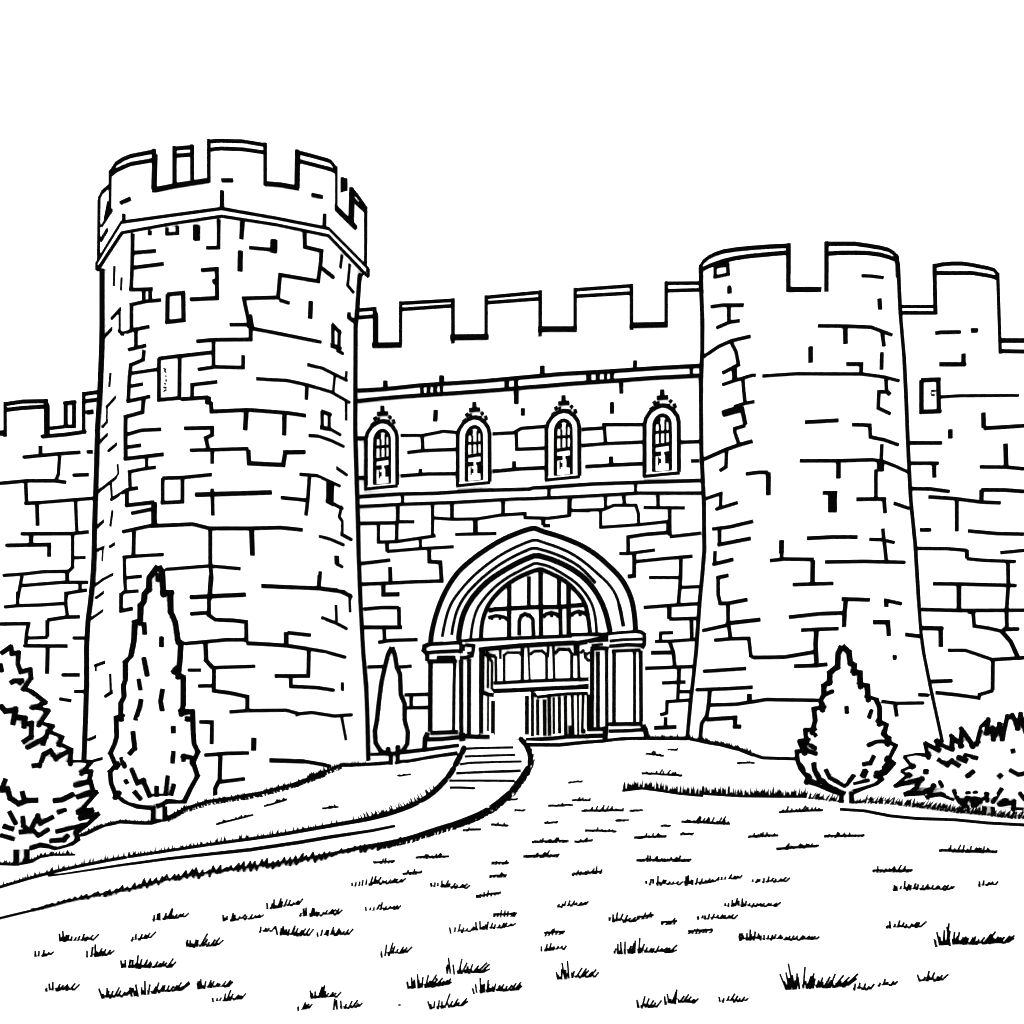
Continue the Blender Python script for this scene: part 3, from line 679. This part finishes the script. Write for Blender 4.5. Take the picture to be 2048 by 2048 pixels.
# ================================================================ flanking curtain walls
def curtain(label, wall, cols, tops, lines, merlons, tubes):
    t = thing('curtain_wall', label, 'wall', 'battlemented curtain walls')
    mb = MB(); bk = lambda p: p - wall.n3*.9
    A = [wall.p(x, y) for x, y in zip(cols, tops)]; B = [wall.p(x, 1640) for x in cols]
    mb.loft(A, B); mb.loft([bk(p) for p in B], [bk(p) for p in A]); mb.loft([bk(p) for p in A], A)
    for off, (ox, oy), txt in lines: draw(mb, parse(txt, ox, oy), wall.on(off))
    draw(mb, tubes, wall.on(0))
    mb.build('wall', [STONE, INK], t)
    for tp, cp, bt, en in merlons:
        block('merlon', t, tp, bt, wall.on(), lambda p: p - wall.n3*.45, 8.4, cap=cp, ends=en)
    return t
LW = Wall(0, 36.4, 200, 35.2)
lw = curtain('low battlemented white wall running behind the shaggy shrub up to the eight-sided tower', LW, [-500,0,100,215], [905,868,872,859],
 [(0, (0,700), '''180,828 310,815 470,800 620,790|w30 312,740 312,810|w30 675,787 715,787|w36 672,482 720,476|w26 460,820 450,960 430,1010|w28 0,1030 210,1010 420,1010 510,1022|565,968 685,962|
w28 197,1015 205,1185 290,1180|w26 290,1180 720,1145|w30 285,1185 290,1360|w26 583,1160 592,1395|165,1420 560,1418 685,1405|w34 240,1425 238,1500|w30 48,1510 380,1503 378,1600|w26 560,1420 560,1680 520,1720|w30 518,1715 518,1800|
w24 575,1605 660,1603|w26 25,1742 190,1730 340,1712 530,1710|w26 170,1740 150,1850 135,1932|w26 170,1820 480,1795 680,1795|w26 618,1800 618,1860|w26 670,1855 600,1865 515,1880 508,1932'''),
  (0, (0,1100), '''w26 135,320 135,420|w26 35,440 130,430 300,425 500,412|w26 508,320 508,420 520,510|615,515 500,520 370,540|w30 365,540 365,675|w24 365,675 215,680|w28 0,572 220,568 205,640 197,740 520,742|w32 368,745 363,960|
480,965 615,965|w26 565,680 660,680|w26 575,1093 650,1093|w26 460,1150 550,1165''')],
 [([(11,808),(45,803),(92,802)], [(11,820),(45,816),(92,813)], [(11,870),(45,871),(92,872)], (True, True)),
  ([(168,788),(203,783)], [(168,803),(203,798)], [(168,862),(203,859)], (True, False))],
 [(8, [(83,873),(130,869),(172,863)]), (11, [(0,866),(12,866)])])
mb = MB()
for x0, x1, y0, y1 in ((131,148,805,853),):
    LW.box(mb, x0, x1, y0, y1, -.75, -1.0)
draw(mb, [(8, [(131,853),(131,806),(148,804),(148,855)]), (7.5, [(90,858),(131,853),(150,853)])], LW.on(-.74))
mb.build('merlon', [STONE, INK], lw)
RW = Wall(1797, 32.4, 2048, 33.6)
rw = curtain('white wall with one tall rounded merlon and small window beside the round tower', RW, [1780,1868,2000,2048,2500], [622,622,700,704,740],
 [(0, (1548,460), '''w30 1248,797 1290,790 1440,788|w38 1525,776 1570,776|w34 1280,1037 1465,1037 1465,955|w24 1290,1290 1440,1280 1890,1278|w36 1618,1410 1622,1530|w30 1622,1532 1932,1512|w36 1363,1540 1363,1612|
w30 1045,1645 1295,1645|w28 1060,1802 1270,1802|w32 1237,1805 1240,1915|w28 1592,1830 1800,1832 1932,1845|w36 1790,1650 1795,1830'''),
  (0, (1548,900), '''w28 1060,298 1210,300 1355,320|1195,362 1400,375 1600,402 1750,408|w34 1603,400 1605,305|w30 1605,308 1780,308 1932,320|w30 1413,380 1413,630|w30 1130,617 1210,617|w28 1500,625 1720,645 1932,650|
w26 1110,760 1340,762 1490,775|w30 1492,770 1492,840|w26 1492,840 1620,852 1865,862|w26 1750,793 1840,785 1932,775|w30 1808,865 1812,1040 1798,1230 1800,1390|1230,1033 1410,1035 1870,1047|w36 1430,1045 1430,1240|
1145,1232 1430,1240 1932,1238|w28 1500,1250 1540,1255 1548,1360 1650,1375 1760,1400|w34 1760,1400 1830,1480 1890,1610|w30 1800,1385 1890,1383|w34 1765,1400 1800,1372|w34 1140,1375 1290,1378 1290,1525|
w26 1345,1548 1480,1548 1560,1575 1690,1620|w28 1690,1620 1932,1605|w30 1692,1620 1690,1860|w28 1690,1860 1590,1890 1580,1932|w30 1205,1790 1375,1783|1250,1875 1400,1890 1580,1915''')],
 [([(1869,532),(1885,528.5),(1905,527),(1925,527),(1945,530),(1975,536),(1988,540),(1995,550)], [(1869,546),(1885,546),(1905,546),(1925,546),(1945,546),(1975,551),(1988,554),(1995,558)], [(1871,625),(1885,640),(1905,660),(1925,680),(1945,690),(1975,700),(1988,702),(2000,704)], (True, True))],
 [(7, [(1800,613),(1868,613)]), (7.5, [(1800,625.5),(1872,625.5)]), (10, [(2003,681),(2060,681)]), (8, [(2003,702),(2060,703)])])
opening(rw, nat('1140,1160 1270,1155 1275,1400 1140,1405', 1548, 460), RW.on(), 8.8, extra=parse('w16 1215,1243 1245,1243|w16 1215,1275 1240,1275|w10 1208,1262 1214,1262', 1548, 460))

# ================================================================ steps up to the portal
st = thing('entrance_steps', 'six shallow white steps climbing the curved path to the portal doorway', 'steps')
for txt in ('960,930 1090,925 1340,920', '970,990 1205,982 1355,978', '930,1052 1000,1040 1205,1033 1405,1030', '900,1120 1110,1110 1400,1100', '850,1178 1100,1178 1350,1180', '850,1232 940,1232 1040,1237'):
    (w, pts), = parse('w25 ' + txt, *RS)
    mb = MB(); q = [ground(*p) for p in dense(pts, 20)]
    back_ = [p + Vector((0, .55, .0)) for p in q]
    mb.loft(q, back_); mb.loft([up(p, -.25) for p in q], q); mb.loft(back_, [up(p, -.3) for p in back_])
    draw(mb, [(w, pts)], gup)
    mb.build('step', [STONE, INK], st)

# ================================================================ trees and shrubs
def crown(poly, Yt, depth=.85, name='crown', parent=None, w=10, outline=None, strokes=(), step=4.0, tilt=0):
    mb = MB(); ys_ = [p[1] for p in poly]
    y = min(ys_) + 2; rows = []
    while y < max(ys_) - 1:
        xs_ = []
        for a, b in zip(poly, poly[1:] + poly[:1]):
            if (a[1] <= y) != (b[1] <= y): xs_.append(a[0] + (b[0]-a[0])*(y-a[1])/(b[1]-a[1]))
        if len(xs_) > 1: rows.append((y, min(xs_)+1, max(xs_)-1))
        y += step
    rings = []; nseg = 28
    fc = facing((min(p[0] for p in poly)+max(p[0] for p in poly))/2, Yt)
    for y, l, r in rows:
        L, R = fc.p(l, y), fc.p(r, y); c = (L+R)/2; ax = (R-L)/2; a = ax.length
        ring = []
        for k in range(nseg):
            th = 2*math.pi*k/nseg; side = abs(math.cos(th)) > .9
            j = 1 if side else 1 + .05*random.uniform(-1, 1)
            ring.append(c + ax*(math.cos(th)*j) + fc.n3*(a*depth*math.sin(th)*j))
        rings.append(ring)
    for R1, R2 in zip(rings, rings[1:]): mb.loft(R1 + R1[:1], R2 + R2[:1])
    mb.face(list(reversed(rings[0]))); mb.face(rings[-1])
    b = mb.bvh()
    def dep(px, py):
        h = b.ray_cast(CAM, ray(px, py).normalized())
        return h[0] if h[0] is not None else fc.p(px, py, .06)
    def dep2(px, py):
        h = b.ray_cast(CAM, ray(px, py).normalized()); q = fc.p(px, py, .06)
        return h[0] if h[0] is not None and h[0].y < q.y else q
    for ol in (outline or [poly]): draw(mb, [(w, ol)], dep2, proud=2.0)
    draw(mb, list(strokes), dep, proud=1.2)
    return mb.build(name, [LEAF, INK], parent)
def trunk(x0, x1, y0, y1, Yt, parent, w=8.5, flare=1.0):
    mb = MB(); n_ = 12; rings = []
    for t in (0, .33, .66, 1.0):
        y = y0 + (y1-y0)*t; c = P((x0+x1)/2, y, Yt); a = (x1-x0)/2/F*Yt*(1 + (flare-1)*t)
        rings.append([c + Vector((a*math.cos(2*math.pi*k/n_), a*math.sin(2*math.pi*k/n_), 0)) for k in range(n_)])
    for R1, R2 in zip(rings, rings[1:]): mb.loft(R1 + R1[:1], R2 + R2[:1])
    draw(mb, [(w, [(x0, y0), (x0, y1)]), (w, [(x1, y0), (x1, y1)])], at(Yt - (x1-x0)/2/F*Yt), proud=1.0)
    return mb.build('trunk', [WOOD, INK], parent)

E1 = (0, 1100)
cy = thing('cypress_tree', 'tall slender cypress with a wavy stepped outline, standing before the eight-sided tower', 'tree', 'trees and shrubs before the castle')
left = nat('1222,122 1190,165 1152,215 1150,300 1115,340 1110,400 1085,430 1082,548 1040,562 1035,700 1010,830 970,870 970,1010 955,1050 960,1140 935,1185 935,1290 900,1300 905,1440 890,1500 858,1570 900,1665 855,1715 862,1800 900,1900', *E1) + nat('700,565 740,600 820,632 900,640', *LP)
right = nat('1225,122 1255,170 1262,330 1318,330 1320,480 1355,560 1375,700 1398,720 1390,850 1378,965 1415,985 1415,1200 1405,1250 1487,1252 1490,1400 1497,1500 1525,1560 1490,1640 1522,1745 1470,1840 1430,1925', *E1) + nat('1100,600 1000,602 930,632', *LP)
crown(left + right[::-1], 27.0, .9, 'crown', cy, 12.0, [left, right], parse('''w34 1220,180 1220,245|w38 1112,560 1118,655|w38 1248,672 1248,752|w40 1110,832 1138,975|w34 1070,995 1085,1085|w38 1258,1070 1240,1170 1255,1245|
w38 1090,1150 1080,1210 1045,1315|w38 1025,1400 1040,1530 995,1580|w38 1340,1355 1340,1420|w36 1340,1550 1333,1650|w36 935,1600 965,1680|w36 965,1775 985,1805|w38 1015,1690 1060,1800 1105,1780 1160,1910|
w36 1030,1860 1090,1930|w36 1210,1825 1210,1905|w34 1297,1740 1280,1890|w36 1345,1810 1320,1900|w16 1160,1895 1300,1892|w34 1330,945 1380,890|w36 1480,1605 1418,1595 1418,1630|w40 1440,1305 1480,1310''', *E1))
trunk(306, 330, 1612, 1648, 27.0, cy, 9.5)
cs = thing('cypress_tree', 'small smooth cypress with no leaf marks, between the eight-sided tower and the portal', 'tree', 'trees and shrubs before the castle')
left = nat('400,130 370,190 345,290 320,400 300,560 285,700 270,780 275,870 310,930 355,955', *RS)
right = nat('402,130 425,190 440,290 465,340 470,500 500,570 500,700 525,790 520,880 490,930 445,955', *RS)
YS = ground(788, 1529).y
crown(left + right[::-1], YS, .85, 'crown', cs, 8.6, [left, right], parse('w36 372,915 372,955|w36 448,900 440,950|w40 345,950 450,950', *RS))
trunk(781.5, 795.5, 1508, 1530, YS, cs, 7.5)
M1 = (1548, 1250)
co = thing('conifer_tree', 'broad teardrop conifer with a stepped outline and short trunk, before the round tower', 'tree', 'trees and shrubs before the castle')
left = nat('525,158 495,220 490,320 430,370 428,440 385,470 385,540 362,585 372,640 310,652 320,740 300,815 245,815 252,895 200,900 230,975 180,982 187,1050 210,1110 265,1175 255,1205 340,1230 420,1265 520,1300', *M1)
right = nat('525,158 580,210 590,290 620,310 620,360 665,370 668,462 722,472 728,562 790,582 815,640 815,750 865,775 850,840 885,890 880,908 935,935 880,1040 920,1070 860,1140 805,1160 828,1190 790,1220 700,1250 610,1290', *M1)
crown(left + right[::-1], 25.0, .9, 'crown', co, 11.5, [left, right], parse('''w34 395,540 455,510|w46 368,600 382,655|w36 300,820 325,858|w36 225,930 270,978 328,995|w34 278,928 325,955|w36 560,630 564,682|w34 755,655 732,720|
w36 725,930 790,905 890,900|w34 775,1010 745,1065 680,1078|w44 308,1065 315,1120 350,1190 440,1250 540,1300|w34 398,1115 430,1180 550,1245|w34 622,1155 560,1235|w55 705,1130 690,1165|w28 610,1225 735,1200|
w50 900,1060 840,1120 800,1170|w46 190,1060 240,1120|w50 290,1210 350,1225''', *M1))
trunk(1548+520/3.864, 1548+600/3.864, 1583, 1607, 25.0, co, 8.8)
sb = thing('spreading_shrub', 'spiky spreading bush with a zigzag top at the foot of the round tower', 'shrub', 'trees and shrubs before the castle')
zig = nat('''1945,830 1905,690 1882,790 1845,700 1800,715 1765,880 1742,775 1695,880 1690,805 1640,835 1655,735 1600,790 1570,910 1530,930 1510,890 1450,805 1442,925 1375,862 1375,960 1335,945 1262,905 1270,965 1170,915
1190,1010 1110,1005 1015,1022 1070,1095 995,1130 1040,1160 950,1240 1140,1190 1085,1270 1015,1308 1150,1300 1225,1250 1195,1320 1290,1308 1400,1348''', *M1)
body_ = nat('1400,1375 1640,1400 1932,1430 2300,1440 2420,1200 2250,850 2050,720', *M1)
crown(zig + body_, 24.6, .6, 'crown', sb, 9.5, [zig], parse('''w34 1390,1280 1430,1365 1470,1390 1500,1310 1540,1385 1558,1305 1590,1360 1640,1315 1648,1360|w34 1765,1260 1690,1370|w36 1800,1340 1735,1390|w34 1740,1390 1855,1370 1850,1412 1932,1415|
w36 1900,1300 1940,1350|w36 1262,1035 1340,1082 1370,1050 1440,1095|w44 1420,1020 1500,1055|w36 1470,1005 1575,1030|w42 1160,1133 1190,1133|w38 1485,1175 1548,1125|w34 1280,1210 1300,1245|w38 1730,1182 1765,1150|
w38 1843,955 1852,990|w34 1820,1120 1890,1155 1940,1145|w46 1450,1350 1480,1395|w46 1560,1340 1560,1390''', *M1))
trunk(1968, 1986, 1605, 1630, 24.6, sb, 8)
ls = thing('spreading_shrub', 'shaggy shrub-like tree with ragged branches and a short trunk, before the low wall', 'shrub', 'trees and shrubs before the castle')
zl = nat('''0,805 85,745 92,800 145,792 138,880 160,940 235,922 240,990 185,1070 250,1098 352,1178 255,1220 375,1242 308,1342 408,1362 375,1405 480,1448 458,1500 550,1545 545,1640 702,1640 640,1718 705,1712 690,1780 590,1815 700,1790''', *E1) + \
     nat('555,540 470,575 575,550 475,665 550,655 480,705 585,680 520,740 455,790 465,830 430,855 330,882 240,865 180,885', *LP)
bl = nat('100,880 -100,900 -300,800 -330,300 -200,-50 -60,-120', *LP)
crown(zl + bl, 18.0, .55, 'crown', ls, 9.8, [zl], parse('''w42 0,1200 40,1245 120,1235 98,1350|w42 120,1290 190,1300 185,1370|w38 185,1340 245,1345 240,1440 170,1490|w38 205,1530 350,1450 330,1510|w38 75,1030 110,1010 165,1010 140,1038|w40 0,880 12,940|
w38 240,1670 310,1660 340,1580 390,1550 430,1610 500,1570 545,1545|w38 45,1765 15,1840''', *E1) +
 parse('''w32 0,540 45,530 60,585 110,618 160,600 230,597|w30 130,540 145,595|w32 315,600 370,595 440,560|w28 345,670 390,655|w28 52,660 95,740|w28 135,690 140,750 180,785|w28 110,790 180,780 225,690 240,735 320,695|w26 195,775 230,808 292,770|
w30 15,750 85,772|w26 0,805 90,832|w28 295,840 380,835 408,805|w26 580,690 520,735 390,772 330,785''', *LP))
trunk(32, 54, 1655, 1726, 17.95, ls, 11)

# ================================================================ grass: uncountable blades
def blade(mb, px, py, h, w, lean, jit=0.0):
    p = ground(px, py); k = p.y/F
    H, Wd, L = h*1.3*k, (w+1.9)*k/2, lean*1.1*k
    b = [p + Vector((-Wd, -Wd*.4, -.01)), p + Vector((Wd, -Wd*.4, -.01)), p + Vector((0, Wd*.8, -.01))]
    t0 = p + Vector((L*.5, 0, H*.55)); m3 = [t0 + (q_-p)*.9 for q_ in b]
    tip = p + Vector((L, 0, H))
    for i in range(3):
        j = (i+1) % 3
        mb.face([b[i], b[j], m3[j], m3[i]]); mb.face([m3[i], m3[j], tip])
def fringe(mb, pts, spacing, h, w, lean, core=0.0, var=.5):
    d = dense(pts, spacing)
    if core: 
        q = [ground(*p) for p in dense(pts, 12)]; R = core/2*sum(p.y for p in q)/len(q)/F
        mb.tube([p + (CAM-p).normalized()*R*2 + Vector((0, 0, R*.5)) for p in q], R, m=0)
    for x, y in d:
        blade(mb, x + random.uniform(-1, 1)*spacing*.4, y + random.uniform(-1, 1), h*random.uniform(1-var, 1.0), w, lean*random.uniform(.3, 1.3))
gm = MB()
tufts = []
def add(ox, txt):
    for t in txt.split():
        x0, y0, x1, y1, h = (float(c) for c in t.split(','))
        tufts.append((ox + x0/T3, 1400 + y0/T3, ox + x1/T3, 1400 + y1/T3, h/T3))
add(0, '910,1320,1110,1290,70 355,1440,565,1430,70 780,1435,910,1420,70 205,1535,310,1520,65 515,1535,670,1515,60 725,1600,1030,1590,85 1110,1475,1310,1460,75 1330,1318,1560,1300,50 1590,1250,1790,1218,65 1785,1290,2030,1278,60 1545,1382,1630,1375,45 1650,1402,1850,1402,80 270,1735,450,1725,60 605,1778,760,1765,75 780,1768,1105,1725,100 1175,1718,1375,1710,65 1265,1800,1450,1780,55 1290,748,1510,690,22 1575,640,1710,598,22')
add(500, '400,1408,600,1395,55 605,1112,915,1085,45 735,978,865,972,25 990,948,1190,940,25 910,1048,1025,1037,30 1075,1108,1300,1125,50 690,1258,895,1245,45 1345,1185,1495,1162,35 1450,1297,1590,1290,35 1195,1388,1340,1378,55 1350,1375,1570,1350,55 1438,982,1545,980,20 1428,1063,1530,1058,25 1630,943,1840,937,35 1678,854,1900,850,25 1755,742,1835,736,15 1440,748,1540,757,18 1268,784,1380,778,18 1575,664,1640,664,12 1778,637,1925,632,20 780,1530,945,1500,70 1170,1632,1385,1622,105 940,1722,1180,1700,105 1330,1750,1610,1725,75 360,1782,530,1772,80 285,1848,365,1838,45 495,1848,665,1825,70 1070,1845,1265,1820,75 432,654,530,642,18 880,457,960,450,14 1540,600,1595,597,14')
add(1000, '430,603,540,602,22 487,668,740,664,30 770,668,852,663,20 690,727,768,722,16 508,786,695,790,22 445,853,552,845,24 960,757,1020,757,10 1080,732,1370,745,38 1075,807,1155,805,18 800,829,995,820,25 1480,822,1660,815,24 1648,897,1900,878,35 815,965,1140,965,32 430,1050,612,1035,35 868,1098,1080,1102,45 1100,1102,1290,1085,55 1295,1075,1440,1065,40 1500,1088,1715,1082,55 342,1235,520,1222,45 650,1318,810,1325,60 820,1310,915,1298,30 960,1342,1055,1338,35 1175,1306,1405,1300,40 1338,1228,1655,1232,45 1120,1398,1265,1388,35 1425,1428,1895,1430,55 265,1408,385,1398,38 245,1495,392,1482,40 680,1510,1020,1503,92 340,1662,575,1652,88 820,1835,945,1825,62 980,1812,1165,1805,78 1305,1797,1475,1797,50 868,325,980,338,20 1000,302,1060,302,12 845,442,1088,455,28 408,497,490,491,14 1415,380,1520,380,14 1665,675,1925,662,35')
add(1400, '740,822,980,818,28 1425,905,1775,915,35 1030,1030,1268,1027,36 1150,1132,1510,1130,58 1660,1108,1770,1100,40 1110,1362,1325,1352,55 1405,1465,1840,1445,112 510,1725,890,1705,125 915,1725,1030,1725,68 1062,1705,1170,1695,45 1305,1678,1455,1668,66')
def stroke(mb, pts, w):
    """standing stalk: the first point is on the ground, the rest rise straight above it"""
    p0 = gup(*pts[0]); Y = p0.y
    mb.tube([P(x, y, Y) for x, y in pts], w/2*Y/F, m=0, n=5)
for x0, y0, x1, y1, h in tufts:
    L = x1 - x0; near = h >= 13.4
    pitch = 6.6 if near else 6.4
    n_ = max(3, int(L/pitch)); w = 3.7 if near else 3.2
    peak = random.uniform(.15, .5)
    prev = (x0, y0 - random.uniform(.1, .5)*h)
    for k in range(n_):
        t = (k+.5)/n_; bx, by = x0 + L*t, y0 + (y1-y0)*t
        env = max(.5, 1 - 1.15*abs(t-peak)/max(peak, 1-peak)) if near else (1 if .12 < t < .85 else .6)
        hh = max(7, h*env*random.uniform(.5, 1.3)) if near else max(3, h*random.uniform(.5, 1.4)*env)
        base = (bx - pitch*.25 + random.uniform(-1, 1), by + random.uniform(-.5, 3.5 if near else 1.6))
        lean = ((t-.3)*1.5 + random.uniform(-.3, .3))*hh*.9 if near else random.uniform(-.2, .7)*hh
        top = (bx + pitch*.2 + lean, by - hh)
        stroke(gm, [base, prev], w*.85)                    # down-stroke from the blade before
        stroke(gm, [base, top], w)
        if near and hh > 13 and random.random() < .6:
            stroke(gm, [(base[0]+2.2, base[1]-.5), (base[0]+2.2+(top[0]-base[0])*.7 + random.uniform(-3, 5), base[1]-hh*random.uniform(.45, .8))], w*.9)
        prev = (bx + pitch*.55, by - (hh*.35 if near else random.uniform(.5, 2)))
    if not near:
        pts = [(x0 + L*k/6, y0 + (y1-y0)*k/6 + .8 + random.uniform(-.9, .9)) for k in range(7)]
        q = [gup(*p) for p in pts]
        gm.tube(q, min(4.6, 2.6 + h*.14)/2*q[0].y/F, m=0)
gm.tube([ground(500+882/T3, 1400+1824/T3), ground(500+900/T3, 1400+1824/T3)], 7/2*ground(800, 2010).y/F, m=0)
go = gm.build('lawn_grass', [INK]); go['kind'] = 'stuff'; go['label'] = 'scattered black tufts of grass on the white lawn'; go['category'] = 'grass'
# grass edging along path, walls and banks
gm = MB()
fringe(gm, [(x, y-4) for x, y in edgeL[12:-2]], 5.6, 14, 2.8, 1.5, var=.6)
fringe(gm, [(x, y-5) for x, y in edgeL[10:18]], 5.0, 17, 2.6, -9, var=.3)
fringe(gm, edgeL[2:14], 3.6, 10, 2.6, -4)
er = resample(edgeR, 220)
zz, sg = [], 1
for x, y in er:
    if 60 < x < 800:
        a_ = min(1, (x-60)/200)
        zz.append((x + random.uniform(-3, 3) + sg*2.5, y + 1 - sg*random.uniform(2.5, 11)*a_)); sg = -sg
for i in range(0, len(zz)-1):
    q = [gup(*zz[i]), gup(*zz[i+1])]
    gm.tube(q, random.uniform(2.2, 5)/2*q[0].y/F, m=0, n=5)
fringe(gm, [(x+4, y+4) for x, y in edgeR[2:18]], 3.2, 10, 2.8, 4)
fringe(gm, [(x, y+6) for x, y in edgeR[12:24]], 4.2, 14, 3, 4)
basel = nat('490,815 600,762 720,735 900,745 1000,712 1100,658 1250,612 1400,592 1560,562 1750,512 1932,445', *LP) + nat('350,470 450,432 540,398', *U)
baser = nat('540,398 690,395 800,386 950,375 1080,350 1240,325', *U)
fringe(gm, basel, 3.0, 11, 2.6, -3, core=8.5); fringe(gm, baser[:2], 3.0, 11, 2.6, 0, core=9); fringe(gm, baser[1:], 4, 7, 2.6, 0, core=9)
fringe(gm, [(x+3, y+5) for x, y in basel[4:]], 3.6, 9, 2.6, -4)
kerb = nat('240,970 390,966', *RS); gm.tube([gup(*p) for p in dense(kerb, 10)], 6/2*33/F, m=0)
kerb = nat('455,960 690,935 920,905', *RS); gm.tube([gup(*p) for p in dense(kerb, 10)], 10/2*33/F, m=0)
fl = nat('200,898 460,900 640,882 800,870 950,852 1150,850 1450,850', *SS)
fringe(gm, fl, 3.4, 5, 2.4, 0, core=9); fringe(gm, fl[-2:], 3.2, 13, 2.2, 0)
fr_ = nat('290,885 400,910 550,935 700,975 800,1015', *(1300, 1250))
fringe(gm, fr_, 3.0, 11, 2.6, 0, core=8); fringe(gm, fr_[1:], 3.4, 13, 2.0, -2)
gm.tube([gup(*p) for p in dense(nat('800,1015 870,1040 1000,1045 1130,1048', 1300, 1250), 8)], 8.5/2*31/F, m=0)
hill = nat('950,1250 1020,1240 1100,1232 1250,1252 1400,1275 1560,1290', *SS) + nat('400,1312 700,1332 1000,1335 1200,1335', 1300, 1250)
fringe(gm, hill, 3.6, 22, 2.6, 1, core=6, var=.45); fringe(gm, hill, 3.0, 8, 3.0, 0)
hill2 = nat('1200,1335 1400,1355 1560,1375', 1300, 1250) + nat('700,1372 850,1378 1000,1395 1200,1418 1400,1445 1600,1462 1800,1490 2000,1495', *M1)
fringe(gm, hill2, 4.2, 15, 2.6, 8); fringe(gm, [(x, y-4) for x, y in hill2[3:]], 5, 14, 2.2, 9); fringe(gm, [(x, y+2) for x, y in hill2], 5, 8, 2.6, 5)
gm.tube([gup(*p) for p in dense(nat('505,1438 700,1450 900,1490 1100,1510 1400,1520 1650,1545 1960,1562', *M1), 10)], 7/2*23/F, m=0)
fringe(gm, nat('-20,985 100,990 180,972 230,945 300,932 440,930', *LP), 3.0, 13, 2.6, 2, core=7)
go = gm.build('verge_grass', [INK]); go['kind'] = 'stuff'; go['label'] = 'dark grass fringe edging the path, the banks and the wall feet'; go['category'] = 'grass'

# ================================================================ light, sky, camera
w = bpy.data.worlds.new('World'); scene.world = w; w.use_nodes = True
nt = w.node_tree; bg = nt.nodes['Background']
sky = nt.nodes.new('ShaderNodeTexSky'); sky.sky_type = 'NISHITA'; sky.sun_disc = False
EL, AZ = math.radians(48), math.radians(200)
sky.sun_elevation = EL; sky.sun_rotation = AZ; sky.dust_density = 1.0; sky.air_density = 3.0; sky.ozone_density = 0.0
hs = nt.nodes.new('ShaderNodeHueSaturation'); hs.inputs['Saturation'].default_value = .08   # high white overcast
nt.links.new(sky.outputs['Color'], hs.inputs['Color']); nt.links.new(hs.outputs['Color'], bg.inputs['Color']); bg.inputs['Strength'].default_value = .15
sun = bpy.data.lights.new('Sun', 'SUN'); sun.energy = .5; sun.angle = math.radians(40); sun.color = (1, .97, .93)
so = bpy.data.objects.new('Sun', sun); COL.objects.link(so)
d = Vector((math.sin(AZ)*math.cos(EL), math.cos(AZ)*math.cos(EL), math.sin(EL)))
so.rotation_euler = d.to_track_quat('Z', 'Y').to_euler()
cam = bpy.data.cameras.new('Camera'); cam.sensor_width = 36; cam.lens = F/2048*36; cam.shift_y = (HY-1024)/2048
cam.clip_start = .1; cam.clip_end = 5000
c = bpy.data.objects.new('Camera', cam); COL.objects.link(c); c.location = CAM; c.rotation_euler = (math.radians(90), 0, 0)
scene.camera = c
scene.view_settings.view_transform = 'Standard'; scene.view_settings.look = 'None'
scene.view_settings.exposure = 2.3; scene.view_settings.gamma = 1
